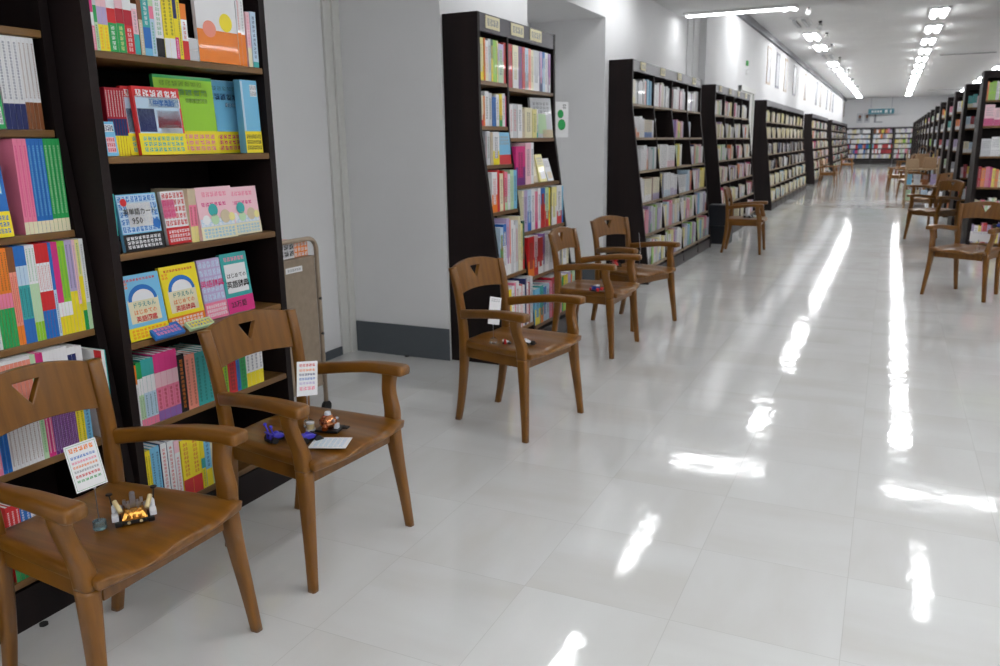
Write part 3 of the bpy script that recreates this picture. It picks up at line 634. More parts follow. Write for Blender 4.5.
b = MB(); b.box(-.012, .0, -.055, .055, 0, .035, pc('pale green')); b.face([(.0004, -.05, .006), (.0004, .05, .006), (.0004, .05, .03), (.0004, -.05, .03)], pc('yellow'), pc('blue')[:3] + (1,), (7, 2))
o = b.build('booklet', 'print'); o.location = (XB + .03, yof(197, XB, .75), .742); o.rotation_euler = (0, -.9, 0); tag(o, 'small pale green booklet right of the blue booklet', 'booklet')
b = MB(); b.box(-.2, 0, -.05, .05, 0, .016, pc('brown')); b.box(-.19, .001, -.03, .055, .017, .03, pc('lime'))
o = b.build('book', 'print'); o.location = (XB - .06, yof(142, XB, .98), .98 - .02); o.hide_render = False; o.location.z = .905; tag(o, 'brown and lime book lying on top behind the light blue dictionary', 'book')
bpy.data.objects.remove(o)
# leftmost bookcase covers
cover_out(-14, 6, 120, 84, frontA(1.4) - .002, 1.40, 'green and white cover at the left edge on the second visible shelf', 'green', None, [(.2, .1, .9, .5, 'white', 'grey', (4, 3))], lean=.05, dx=.02)
cover_out(-22, 14, 230, 150, frontA(1.1), 1.105, 'blue cover with yellow foot at the left edge, third visible shelf', 'blue', (.3, 'yellow', 'blue'), [(.1, .5, .9, .9, 'light blue', 'white', (5, 4))], lean=.08, dx=.012)

# second corridor bookcase and onward: cells of books, single meshes
names = {}
PAST = ['white'] * 7 + ['cream'] * 4 + ['pale grey', 'pale blue', 'pale yellow', 'pale pink', 'pale green', 'lilac', 'pink', 'light blue', 'red', 'blue', 'orange', 'green', 'yellow', 'grey', 'brown', 'black', 'navy', 'magenta', 'teal', 'beige']
ORD = ['first', 'second', 'third', 'fourth', 'fifth', 'sixth', 'seventh', 'eighth', 'ninth', 'tenth', 'eleventh', 'twelfth', 'thirteenth', 'fourteenth', 'fifteenth', 'sixteenth', 'seventeenth']
SH = ['top', 'second', 'third', 'fourth', 'fifth', 'bottom']
def cell_named(y0, y1, z, room, cols, case, colname, si, hs=None, depth=.15, clutter=True):
    front = front2
    """cols: list of (colour name, relative width, kind)"""
    tot = sum(c[1] for c in cols); y = y0 + .004; span = (y1 - y0 - .008)
    for i, c in enumerate(cols):
        w = span * c[1] / tot; fo = len(c) > 2 and c[2] == 'f'; half = len(c) > 2 and isinstance(c[2], str) and c[2] != 'f'
        h = min(room - .03, (hs if hs else .2) * (.9 + .16 * random.random()))
        if c[0] is None: y += w; continue
        two = (c[2] if half else None)
        bands = B1(two, .3 + .3 * random.random(), c[0]) if two else B1(c[0])
        X = front(z) - .006 - .006 * random.random()
        lab = '%s%s, %s from left, %s shelf%s %s' % (c[0], ' cover' if fo else (' book with %s foot' % two if two else ' book'), ORD[i], SH[si], colname, case)
        if fo: plain_book(y + w / 2, w - .003, h, .012, X, z + .001, B1(random.choice(PAST), .3, c[0]), random.choice(['grey', 'navy', 'red']), lab, None, -.08, True)
        else: plain_book(y + w / 2, w - .0012, h, depth, X, z + .001, bands, random.choice(['grey', 'navy', 'black', 'red', 'dark green']), lab, 'books in the ' + case)
        y += w
CN = 'corner bookcase'
L = ', left column,'; R = ', right column,'
ycl = (e2[0], e2[1] - .011); ycr = (e2[1] + .011, e2[2])
Lc = [[('pale yellow', 3, 'yellow'), ('orange', 1), ('white', 2, 'cream'), ('pale grey', 2), ('dark green', 1.5, 'yellow'), ('lime', 3), ('pale yellow', 1), ('lilac', 4, 'pale green'), ('red', 2)],
      [('cream', 2, 'red'), ('orange', 1), ('white', 2.5), ('pale grey', 2), ('blue', 2.5), ('white', 2), ('yellow', 2, 'green'), ('white', 2), ('pink', 1, 'magenta')],
      [('grey', 1), ('pale grey', 2), ('beige', 1.5), ('white', 4, 'yellow'), ('light blue', 8, 'f')],
      [('white', 3, 'orange'), ('red', 1.5), ('cream', 2), ('red', 1), ('pink', 2, 'pale green'), ('white', 1.5), ('pale green', 2), ('light blue', 2)],
      [('pale blue', 2, 'green'), ('blue', 2, 'white'), ('lilac', 2, 'white'), ('salmon', 1, 'white'), ('white', 2, 'pale grey'), ('white', 1.2), ('pale grey', 2), ('cream', 1.5), ('pale yellow', 1.5, 'cream'), ('dark green', 1.6, 'red')],
      [('yellow', 1.5, 'orange'), ('white', 1.5), ('pink', 1), ('white', 1.5, 'pale grey'), ('white', 1.5), ('red', .6), ('white', 1.5), ('navy', .8), ('white', 1.5), ('crimson', .8), ('pale grey', 1.5)]]
Rc = [[('red', 3, 'crimson'), ('cream', 4, 'white'), ('purple', 3), ('red', 2), ('pale blue', 2.5, 'grey'), ('salmon', 2), ('cream', 2), ('pale grey', 5, 'white'), ('lilac', 2, 'navy'), ('blue', 2, 'pale blue'), ('white', 3), ('violet', 2, 'pale grey'), (None, 1.5)],
      [('white', 2), ('pale grey', 3), ('white', 3), ('beige', 2), ('cream', 5), ('pale yellow', 3), ('white', 1.5, 'teal'), (None, 11)],
      [('magenta', 5, 'purple'), ('pale pink', 3), ('white', 1.6), (None, 15.5)],
      [('cream', 1), ('lilac', 2), ('pale blue', 2, 'blue'), ('white', 2), ('pink', 1.5, 'magenta'), ('white', 1.5), ('blue', 2.5, 'red'), ('pale green', 2, 'red'), ('yellow', 1), ('black', 1), ('pale yellow', 3, 'white'), ('white', 3, 'red'), ('light blue', 1.2, 'blue')],
      [('red', 3, 'orange'), ('pale pink', 2, 'red'), ('red', 2.5, 'white'), ('violet', 1.2, 'pale grey'), ('white', 2), ('pale grey', 2), ('red', 2, 'white'), ('white', 2), ('grey', 1.5), ('yellow', 2.5, 'white'), ('cream', 1.5)],
      [('light blue', 3, 'yellow'), ('teal', 2, 'orange'), ('blue', 2, 'pale blue'), ('pale blue', 2), ('pink', 1.5), ('crimson', 3, 'red'), ('white', 2), ('pale pink', 2, 'pink'), ('green', 1.2), ('yellow', 3, 'lime'), ('lilac', 2), ('orange', 1.2), ('pale green', 2)]]
rm = [[.26, .2, .2, .23, .3, .3], [.29, .28, .27, .27, .27, .28]]
hsL = [.25, .19, .2, .24, .33, .29]; hsR = [.27, .2, .27, .27, .265, .26]
for si in range(6):
    zL = c2L[si]; zR = c2R[si]
    cell_named(ycl[0], ycl[1], zL, (.27 if si == 0 else c2L[si - 1] - zL), Lc[si], CN, L, si, hsL[si])
    cell_named(ycr[0], ycr[1], zR, (.29 if si == 0 else c2R[si - 1] - zR), Rc[si], CN, R, si, hsR[si])
# large catalogue and leaning packs in the right column
def loose(y, w, h, X, z, base, label, t=.02, lean=-.1, rz=0, extra=()):
    b = MB(); b.box(-t, 0, -w / 2, w / 2, 0, h, pc(base))
    b.face([(.0005, -w * .4, h * .6), (.0005, w * .4, h * .6), (.0005, w * .4, h * .9), (.0005, -w * .4, h * .9)], pc(base), pc('grey')[:3] + (1,), (5, 3))
    for (u0, v0, u1, v1, col) in extra: b.face([(.0008, (u0 - .5) * w, v0 * h), (.0008, (u1 - .5) * w, v0 * h), (.0008, (u1 - .5) * w, v1 * h), (.0008, (u0 - .5) * w, v1 * h)], pc(col))
    o = b.build('book', 'print'); o.location = (X, y, z + .002 + t * abs(math.sin(lean))); o.rotation_euler = (0, lean, rz); tag(o, label, 'book'); NB[0] += 1; return o
loose(5.385, .23, .27, front2(1.4) - .02, 1.375, 'pale grey', 'large pale grey picture book at the right end of the second shelf, corner bookcase', lean=-.1, rz=-.28, extra=[(.3, .1, .7, .6, 'pale green'), (.5, .0, 1, .2, 'beige')])
loose(5.13, .085, .22, front2(1.1) - .01, 1.075, 'beige', 'shiny beige wrapped book on the third shelf, corner bookcase', lean=-.2, extra=[(.2, .2, .8, .5, 'cream')])
loose(5.25, .12, .19, front2(1.1) + .0, 1.075, 'pale yellow', 'pale yellow wrapped pack leaning on the third shelf', lean=-.25, extra=[(.2, .1, .9, .4, 'white')])
loose(5.38, .11, .16, front2(1.1) + .0, 1.075, 'pale grey', 'grey wrapped pack leaning rightmost on the third shelf', lean=-.3, extra=[(.2, .1, .9, .4, 'beige')])
# leaflet with green pattern projecting past the bookcase side
r = empty('hanging_leaflet', (-2.19, 5.66, 1.38), -.6, 'white leaflet with two green shapes hanging past the side of the bookcase', 'leaflet')
b = MB(); b.box(-.002, 0, -.06, .07, 0, .25, pc('white')); b.face([(.0005, .02, .2), (.0005, .05, .2), (.0005, .05, .235), (.0005, .02, .235)], pc('white'), pc('black')[:3] + (1,), (2, 2)); b.build('sheet', 'print', r)
for (y, z, rr_) in ((.0, .165, .026), (.01, .09, .034)):
    b = MB(); b.face([(.0012, y + rr_ * math.cos(q * math.pi / 10), z + rr_ * 1.15 * math.sin(q * math.pi / 10)) for q in range(20)], pc('green')); b.build('green_shape', 'print', r)
b = MB(); b.box(-.012, -.003, -.075, .0, .12, .13); b.build('clip', 'clear_acrylic', r)

# third bookcase (four columns)
C3 = 'four-column bookcase'
CLN = [', first column,', ', second column,', ', third column,', ', last column,']
def rnd_cols(n, pool): 
    out = []
    for _ in range(n):
        out.append((random.choice(pool), random.uniform(.7, 2.2)) + ((random.choice(PAST),) if random.random() < .4 else ()))
    return out
spec3 = {  # (column, shelf) -> list, None elsewhere means random
    (0, 0): [('cream', 3, 'pale yellow'), ('white', 2), ('pale grey', 2), ('white', 1.5), ('grey', 1.5), ('salmon', 1.2), ('light blue', 3)],
    (1, 0): [('pale grey', 2), ('white', 3), ('pale pink', 2), ('beige', 2), ('pale grey', 2), ('white', 3)],
    (2, 0): [('red', 2), ('pale grey', 2), ('white', 3), ('pale pink', 2), ('white', 2)], (3, 0): [('white', 4), ('lilac', 1), ('white', 2), ('pale pink', 1), ('pale grey', 2)],
    (0, 1): [('white', 3, 'orange'), ('white', 3), ('beige', 5, 'f'), ('white', 1)], (1, 1): [('white', 1), (None, 12)],
    (2, 1): [('blue', 1), ('violet', 2), ('pink', 1), ('yellow', 2, 'lime'), ('pale pink', 2), ('lilac', 1.5), (None, 3)], (3, 1): [('blue', 1), ('white', 1), (None, 8)],
    (0, 2): [('pale grey', 2), ('white', 3), ('pale pink', 1, 'orange'), ('pale grey', 2), ('teal', .7), ('white', 2)], (1, 2): [('yellow', 1, 'cream'), ('white', 5, 'f'), ('white', 5, 'f')],
    (2, 2): [('pale green', 2), ('yellow', 2), ('white', 1.5), (None, 6)], (3, 2): [('white', 2, 'lilac'), ('navy', .7), ('orange', 1.4), ('pale green', 2), ('pale pink', 2), ('white', 1)],
    (0, 3): [('white', 3), ('cream', 5, 'f'), ('brown', 1.5), ('cream', 5, 'f')], (1, 3): [('yellow', 1), ('navy', 1), ('white', 4, 'pale blue'), ('white', 4, 'lilac')],
    (2, 3): [('pale grey', 6, 'f'), ('pale blue', 3), ('orange', 2, 'red')], (3, 3): [('white', 3), ('pale pink', 2), ('lilac', 2, 'white'), ('yellow', 5)]}
rest = []
for ci in range(4):
    a = e3[ci] + (.011 if ci else 0); c = e3[ci + 1] - (.011 if ci < 3 else 0)
    for si in range(6):
        cols = spec3.get((ci, si)) or rnd_cols(9, ['white', 'cream', 'pale blue', 'pale grey', 'lilac', 'pink', 'pale pink', 'light blue', 'white', 'white', 'lime', 'pale yellow'])
        z = LV[si]; room = (.28 if si == 0 else LV[si - 1] - z)
        rest.append((a, c, z, room, cols, [.25, .2, .24, .25, .26, .26][si]))
print('INDIVIDUAL BOOKS', NB[0])
def cell_stuff(y0, y1, z, room, pool, fr=front, hs=.22, fill=1, axis='y', X=None, wide=.03):
    y = y0 + .01
    while y < y1 - .03:
        w = min(random.uniform(.6, 1.7) * wide, y1 - y - .003)
        if random.random() < fill:
            h = min(room - .03, hs * random.uniform(.76, 1.08)); c = random.choice(pool)
            bands = B1(random.choice(PAST), random.uniform(.2, .4), c) if random.random() < .5 else B1(c)
            stuff_book(y + w / 2, w - .002, h, .14, (fr(z) - .022 - .02 * random.random()) if X is None else X, z + .001, bands, axis)
        y += w
for a, c, z, room, cols, hs in rest:
    tot = sum(q[1] for q in cols); y = a + .004
    for q in cols:
        w = (c - a - .008) * q[1] / tot; sub = 1 if (len(q) > 2 and q[2] == 'f') or q[1] < 1.6 else 2
        for j in range(sub if q[0] else 0):
            h = min(room - .03, hs * random.uniform(.78, 1.0)); two = q[2] if len(q) > 2 and q[2] != 'f' else None
            stuff_book(y + w / sub * (j + .5), w / sub - .002, h, .14, front(z) - .022 - .015 * random.random(), z + .001, B1(two, random.uniform(.25, .5), q[0]) if two else (B1(random.choice(PAST), .3, q[0]) if sub == 1 and q[1] > 2 else B1(q[0])))
        y += w
P4 = ['white'] * 5 + ['cream'] * 4 + ['pale yellow', 'pale pink', 'pale grey', 'magenta', 'orange', 'brown', 'lilac', 'pale green', 'beige']
for case_e, pool, wide in ((e4, P4, .045), (e5, None, .05), (e6, P4 + ['green', 'yellow', 'navy'], .06), (e7, PAST, .1)):
    for ci in range(len(case_e) - 1):
        a = case_e[ci] + .012; c = case_e[ci + 1] - .012
        for si, z in enumerate(LV):
            room = .28 if si == 0 else LV[si - 1] - z
            pl = pool
            if pool is None: pl = (['cream', 'pale yellow', 'cream', 'beige', 'white'] if si < 2 or si > 3 else ['black', 'grey', 'brown', 'white', 'navy', 'pale grey', 'cream']) + (['pale yellow', 'light blue', 'white'] if si > 3 else [])
            fill = .93 if random.random() < .8 else .5
            cell_stuff(a, c, z, room, pl, wide=wide, fill=fill - .1, hs=.2)

# ------------------------------------------------------------------ right-hand bookcases, end-on to the corridor
ys = [11.35, 13.95, 16.1, 18.2, 20.7, 23.2, 25.8, 28.4, 31.0, 33.6, 36.2, 38.8, 41.4, 44.0, 46.4]
rlab = ['nearest', 'second', 'third', 'fourth', 'fifth', 'sixth', 'seventh', 'eighth', 'ninth', 'tenth', 'eleventh', 'twelfth', 'thirteenth', 'fourteenth', 'farthest']
RL = [1.75, 1.46, 1.115, .76, .45, .11]
PR = ['white', 'white', 'cream', 'pale pink', 'pink', 'magenta', 'red', 'yellow', 'lime', 'pale blue', 'lilac', 'pale green', 'teal', 'orange', 'pale grey', 'grey', 'crimson']
def yfr(z): return -.15 - (2.08 - z) / 2.08 * .14        # front line of the sloping side, relative to the centre
X0R, X1R = .9, 4.4
for i, Yc in enumerate(ys):
    r = empty('bookcase', (0, Yc, 0), 0, 'dark double-sided bookcase standing end-on in the right row, %s' % (rlab[i] + (' from the camera' if i < 14 else ' of all')), 'bookcase', 'right row of bookcases')
    prof = [(-.29, 0), (-.15, 2.08), (.15, 2.08), (.6, 0)]
    for a, c in ((X0R, X0R + .045), (X1R - .045, X1R)):
        b = MB(); b.prism(prof, 'x', a, c); b.build('end_panel', 'espresso', r, fix=True)
    b = MB(); b.box(X0R + .045, X1R - .045, .06, .08, .02, 2.05); b.build('back_panel', 'espresso', r)
    b = MB(); b.box(X0R + .045, X1R - .045, -.15, .15, 2.0, 2.08); b.build('header', 'espresso', r)
    b = MB(); b.box(X0R + .045, X1R - .045, yfr(0) + .02, .5, 0, .08); b.build('plinth', 'espresso', r)
    for z in RL:
        b = MB(); b.box(X0R + .045, X1R - .045, yfr(z) + .005, .06, z - .022, z); b.build('shelf', 'shelf_wood', r)
    if i < 6:
        for X in (1.215, 2.0, 2.8, 3.6):
            b = MB(); b.prism([(.06, .08), (yfr(.08) + .012, .08), (yfr(1.7) + .012, 1.7 if X < 1.3 else 2.0), (.06, 1.7 if X < 1.3 else 2.0)], 'x', X, X + .03); 
            if X > 1.3: b.build('divider', 'espresso', r, fix=True)
    xe = 1.35 + .13 * (Yc - 11.3) * .9 if i > 0 else 1.5
    xe = min(xe + .4, 4.3)
    for si, z in enumerate(RL):
        room = .25 if si == 0 else RL[si - 1] - z
        x = X0R + .05; kk = 0
        pl = PR if i else {0: ['lime', 'yellow', 'pale blue', 'white', 'orange', 'beige'], 1: ['white', 'pale pink'], 2: ['pale blue', 'white', 'pale grey'], 3: ['yellow', 'cream', 'red', 'magenta', 'crimson', 'orange', 'pink'], 4: ['pale pink', 'white', 'pink', 'pale green', 'cream'], 5: ['pink', 'lilac', 'yellow', 'white', 'pale yellow', 'red']}[si]
        wd = .028 if i == 0 else .05
        while x < xe:
            fo = i == 0 and si in (1, 2); w = (.1 if fo else wd * random.uniform(.6, 1.5))
            h = min(room - .04, (.22 if i == 0 and si != 4 else .17) * random.uniform(.85, 1.1)); c = random.choice(pl)
            if not 1.3 > x + w > 99:
                stuff_book(x + w / 2, w - .002, h, .012 if fo else .14, -(Yc + yfr(z) + .012), z + .001, B1('magenta', .3, 'white') if (i == 0 and si == 1) else (B1(random.choice(PAST), .3, c) if random.random() < .5 else B1(c)), 'x') if False else None
                Y0 = Yc + yfr(z) + .012
                STUFF.box(x, x + w - .002, Y0, Y0 + (.012 if fo else .14), z + .001, z + h, pc(c))
                STUFF.face([(x, Y0 - .0006, z + .001), (x + w - .002, Y0 - .0006, z + .001), (x + w - .002, Y0 - .0006, z + h * .35), (x, Y0 - .0006, z + h * .35)], pc('magenta') if (i == 0 and si == 1) else pc(c if i == 0 else random.choice([c, c] + PAST[:8])), pc('grey')[:3] + (.5,), (2 if not fo else 6, 3))
                STUFF.face([(x + .1 * w, Y0 - .0008, z + h * .45), (x + w * .85, Y0 - .0008, z + h * .45), (x + w * .85, Y0 - .0008, z + h * .9), (x + .1 * w, Y0 - .0008, z + h * .9)], pc(c), pc('grey')[:3] + (.7,), (1 if not fo else 5, 4))
            x += w
# far wall bookcases
xs = [-2.38, -.95, .1, 1.5, 2.9, 4.3, 5.7]
flab = ['leftmost', 'second', 'middle', 'fourth', 'fifth', 'rightmost']
FL = [1.6, 1.34, 1.08, .82, .56, .3]
for i in range(6):
    r = empty('bookcase', (0, YF, 0), 0, '%s of the low bookcases against the far wall' % flab[i], 'bookcase', 'far wall bookcases')
    a, c = xs[i], xs[i + 1] - .01
    for q in (a, c - .04):
        b = MB(); b.box(q, q + .04, -.5, -.005, 0, 1.9); b.build('side_panel', 'greyblack', r)
    b = MB(); b.box(a + .04, c - .04, -.05, -.005, 0, 1.9); b.build('back_panel', 'espresso', r)
    b = MB(); b.box(a + .04, c - .04, -.5, -.05, 1.84, 1.9); b.build('header', 'header_sheen_grey', r)
    b = MB(); b.box(a + .04, c - .04, -.5, -.05, 0, .2); b.build('plinth', 'greyblack', r)
    for si, z in enumerate(FL):
        b = MB(); b.box(a + .04, c - .04, -.5, -.05, z - .03, z); b.build('shelf', 'greyblack', r)
        x = a + .05
        pool = PAST[:14] + ['pink', 'lilac', 'grey']
        if i == 0: pool = {3: ['blue', 'pale blue', 'light blue', 'blue'], 4: ['blue', 'white', 'grey']}.get(si, pool)
        if i in (0, 1) and si == 3: pool = ['red', 'salmon', 'red'] if i == 1 else ['blue', 'red', 'salmon', 'blue']
        if i == 1 and si == 4: pool = ['red', 'crimson', 'white']
        if i == 1 and si == 0: pool = ['orange', 'orange', 'yellow', 'brown']
        if i == 2 and si == 2: pool = ['pale yellow', 'cream', 'lime']
        while x < c - .12:
            w = random.uniform(.05, .13); cc = random.choice(pool) if random.random() < .7 else random.choice(PAST); Y0 = YF - .49
            STUFF.box(x, x + w - .004, Y0, Y0 + .15, z + .001, z + random.uniform(.17, .22), pc(cc)); x += w
STUFF.c = [tuple(.82 * c_[q] + .18 * (.3 * c_[0] + .6 * c_[1] + .1 * c_[2]) * .95 for q in range(3)) + (1,) for c_ in STUFF.c]
tag(STUFF.build('books', 'print'), 'rows of many smaller books filling the more distant shelves', 'books', kind='stuff')

# ------------------------------------------------------------------ armchairs
def crom(pts, n):
    out = []
    P = [pts[0]] + list(pts) + [pts[-1]]
    for i in range(1, len(P) - 2):
        for j in range(n):
            t = j / n; a, b_, c, d = (Vector(P[i + q]) for q in (-1, 0, 1, 2))
            out.append(.5 * ((2 * b_) + (c - a) * t + (2 * a - 5 * b_ + 4 * c - d) * t * t + (3 * b_ - a - 3 * c + d) * t ** 3))
    out.append(Vector(P[-2])); return out
def rrect(w, d, k=.28, n=4):     # rounded rectangle outline, w along a, d along b
    pts = []; r_ = min(w, d) * k
    for cx, cy, a0 in ((w / 2 - r_, d / 2 - r_, 0), (-w / 2 + r_, d / 2 - r_, 90), (-w / 2 + r_, -d / 2 + r_, 180), (w / 2 - r_, -d / 2 + r_, 270)):
        for j in range(n): 
            a = math.radians(a0 + 90 * j / (n - 1)); pts.append((cx + r_ * math.cos(a), cy + r_ * math.sin(a)))
    return pts
def sweep(mb, pts, mode='h', n=6, k=.3):
    """pts: (x, y, z, w, d). mode h: sections lie flat (legs); mode a: sections stand across the path (arms, w across, d high)"""
    pos = crom([p[:3] for p in pts], n); sz = crom([(p[3], p[4], 0) for p in pts], n); rg = []
    for i, (p, s_) in enumerate(zip(pos, sz)):
        o = rrect(s_.x, s_.y, k)
        if mode == 'h': rg.append([p + Vector((u, v, 0)) for u, v in o])
        else:
            t = (pos[min(i + 1, len(pos) - 1)] - pos[max(i - 1, 0)]).normalized(); side = t.cross(Vector((0, 0, 1))).normalized(); up = side.cross(t)
            rg.append([p + side * u + up * v for u, v in o])
    mb.rings(rg)
CWD = 'chair_wood'
def make_chair():
    r = empty('armchair', (0, 0, 0), 0, 'x', 'chair')
    # seat: saddle with waved front edge
    nx, ny = 28, 22; b = MB(); top = []; bot = []
    def outline(u, v):           # u -1..1 across, v 0 back .. 1 front
        hw = .182 + .046 * v ** .8; y = -.205 + .445 * v + .022 * (1 - u * u) * v ** 3
        return u * hw, y
    for j in range(ny + 1):
        for i in range(nx + 1):
            u = -1 + 2 * i / nx; v = j / ny; x, y = outline(u, v)
            z = .42 - .012 * math.exp(-((abs(u) - .48) / .3) ** 2) * (.35 + .65 * math.sin(math.pi * min(1, v * .9))) - (.014 * math.exp(-((abs(u) - .5) / .28) ** 2) * max(0, (v - .8) / .2) ** 2)
            e = max(abs(u), abs(2 * v - 1)); 
            if e > .97: z -= .006
            top.append((x, y, z)); bot.append((x * .985, y * .985 if v > .5 else y, .386))
    N = (nx + 1); k0 = len(top)
    fs = [(j * N + i, j * N + i + 1, (j + 1) * N + i + 1, (j + 1) * N + i) for j in range(ny) for i in range(nx)]
    fs += [tuple(k0 + q for q in f[::-1]) for f in fs]
    ed = [(j * N, (j + 1) * N) for j in range(ny)][::-1]
    rim = [i for i in range(nx)] + [j * N + nx for j in range(ny)] + [ny * N + i for i in range(nx, 0, -1)] + [j * N for j in range(ny, 0, -1)]
    fs += [(rim[q], rim[(q + 1) % len(rim)], k0 + rim[(q + 1) % len(rim)], k0 + rim[q]) for q in range(len(rim))][::1]
    b.poly(top + bot, fs); b.build('seat', CWD, r, smooth=True, fix=True, bevel=.006)
    b = MB(); b.box(-.19, .19, .178, .2, .334, .386); b.box(-.155, .155, -.182, -.16, .334, .386)
    for s in (-1, 1):
        vs = [(s * .158, -.165, .334), (s * .176, -.165, .334), (s * .208, .18, .334), (s * .19, .18, .334)]
        b.poly(vs + [(x, y, .386) for x, y, z in vs], [(0, 1, 2, 3), (4, 7, 6, 5), (0, 4, 5, 1), (1, 5, 6, 2), (2, 6, 7, 3), (3, 7, 4, 0)])
    b.build('seat_frame', CWD, r, fix=True, bevel=.003)
    for s in (-1, 1):
        b = MB(); sweep(b, [(s * .252, .222, 0, .026, .03), (s * .241, .213, .12, .031, .035), (s * .228, .2, .26, .037, .044), (s * .219, .19, .382, .043, .054)], 'h')
        o = b.build('leg', CWD, r, smooth=True, bevel=0)
        b = MB(); sweep(b, [(s * .2195, .19, .383, .042, .054), (s * .226, .188, .44, .036, .056), (s * .236, .17, .50, .033, .05), (s * .244, .166, .54, .034, .05), (s * .247, .17, .569, .038, .056)], 'h')
        b.build('armrest_support', CWD, r, smooth=True)
        b = MB(); sweep(b, [(s * .168, -.238, 0, .028, .032), (s * .169, -.214, .12, .032, .036), (s * .172, -.192, .28, .036, .042), (s * .177, -.184, .42, .038, .044), (s * .182, -.19, .54, .038, .04), (s * .187, -.206, .66, .04, .032), (s * .193, -.232, .768, .042, .024)], 'h')
        o = b.build('leg', CWD, r, smooth=True); o['label'] = 'rear leg running up into the back post'
        b = MB(); sweep(b, [(s * .192, -.178, .548, .028, .044), (s * .202, -.13, .556, .032, .042), (s * .221, -.03, .57, .038, .04), (s * .238, .08, .582, .048, .038), (s * .247, .17, .584, .056, .038), (s * .248, .22, .583, .06, .038), (s * .248, .234, .583, .052, .03)], 'a', k=.3)
        b.build('armrest', CWD, r, smooth=True)
    # crest rail with the triangular opening
    def yb(x, z): return -.232 + (.768 - z) * .24 - .026 * (1 - (x / .21) ** 2)
    xs_ = sorted(set([round(-.174 + .348 * i / 26, 4) for i in range(27)] + [-.038, -.019, 0, .019, .038]))
    def zb(x): return .636 + .014 * (1 - (x / .174) ** 2)
    def zt(x): return .768 + .024 * (1 - (abs(x) / .174) ** 2.2)
    b = MB(); th = .02; zt_tri, zb_tri = .757, .698
    def strip(lo, hi, xa, xb):
        (a0, a1), (c0, c1) = (lo(xa), hi(xa)), (lo(xb), hi(xb))
        seg = 3; 
        for q in range(seg):
            zz_ = [a0 + (a1 - a0) * q / seg, c0 + (c1 - c0) * q / seg, c0 + (c1 - c0) * (q + 1) / seg, a0 + (a1 - a0) * (q + 1) / seg]; X_ = [xa, xb, xb, xa]
            fr_ = [(X_[w_], yb(X_[w_], zz_[w_]) + th / 2, zz_[w_]) for w_ in range(4)]; bk = [(X_[w_], yb(X_[w_], zz_[w_]) - th / 2, zz_[w_]) for w_ in range(4)]
            b.poly(fr_, [(3, 2, 1, 0)]); b.poly(bk, [(0, 1, 2, 3)])
            if q == 0: b.poly([fr_[0], fr_[1], bk[1], bk[0]], [(0, 1, 2, 3)])
            if q == seg - 1: b.poly([fr_[3], fr_[2], bk[2], bk[3]], [(3, 2, 1, 0)])
    for xa, xb in zip(xs_[:-1], xs_[1:]):
        if abs((xa + xb) / 2) < .038:
            hb = lambda x: zb_tri + abs(x) / .038 * (zt_tri - zb_tri)
            strip(zb, hb, xa, xb); strip(lambda x: zt_tri, zt, xa, xb)
        else: strip(zb, zt, xa, xb)
    for x in (-.174, .174):
        b.poly([(x, yb(x, zb(x)) + th / 2, zb(x)), (x, yb(x, zb(x)) - th / 2, zb(x)), (x, yb(x, zt(x)) - th / 2, zt(x)), (x, yb(x, zt(x)) + th / 2, zt(x))], [(0, 1, 2, 3)])
    b.build('crest_rail', CWD, r, fix=True, bevel=.003)
    return r
chair = make_chair()
CH = [(-1.74, 1.288, -89.6, 'nearest brown wooden armchair holding a gold toy and propped white card', 'chairs along the left'),
      (-1.702, 2.042, -94.6, 'brown wooden armchair holding a blue toy, copper toy and flat card', 'chairs along the left'),
      (-1.58, 3.489, -100.4, 'brown wooden armchair with a white toy, beside the grey wall corner', 'chairs along the left'),
      (-1.703, 5.029, -92.5, 'brown wooden armchair holding a small red and blue toy car', 'chairs along the left'),
      (-1.69, 5.87, -113, 'brown wooden armchair with a red toy, in front of the four-column bookcase', 'chairs along the left'),
      (-1.546, 10.255, -88, 'brown wooden armchair standing alone beside the black box', 'chairs along the left'),
      (.679, 7.962, 153.1, 'brown wooden armchair cut by the right edge, with small white card', 'chairs along the right'),
      (.60, 12.2, 133, 'brown wooden armchair on the right, second from the right edge', 'chairs along the right'),
      (.66, 14.6, 125, 'brown wooden armchair half hidden behind the second right chair', 'chairs along the right'),
      (-1.56, 25.2, -95, 'small distant armchair on the left with a white item', 'chairs along the left'),
      (-1.5, 34.5, -90, 'farthest armchair on the left side', 'chairs along the left'),
      (.22, 23.5, 95, 'small distant armchair on the right side, nearest the display stand', 'chairs along the right'),
      (.5, 20.9, 110, 'distant armchair on the right touching the display stand', 'chairs along the right'),
      (.45, 30.5, 100, 'farthest armchair on the right side', 'chairs along the right')]
CHAIRS = []
for i, (x, y, a, lab, g) in enumerate(CH):
    o = chair if i == 0 else copy_tree(chair)
    o.location = (x, y, 0); o.rotation_euler = (0, 0, math.radians(a)); tag(o, lab, 'chair', g); CHAIRS.append(o)

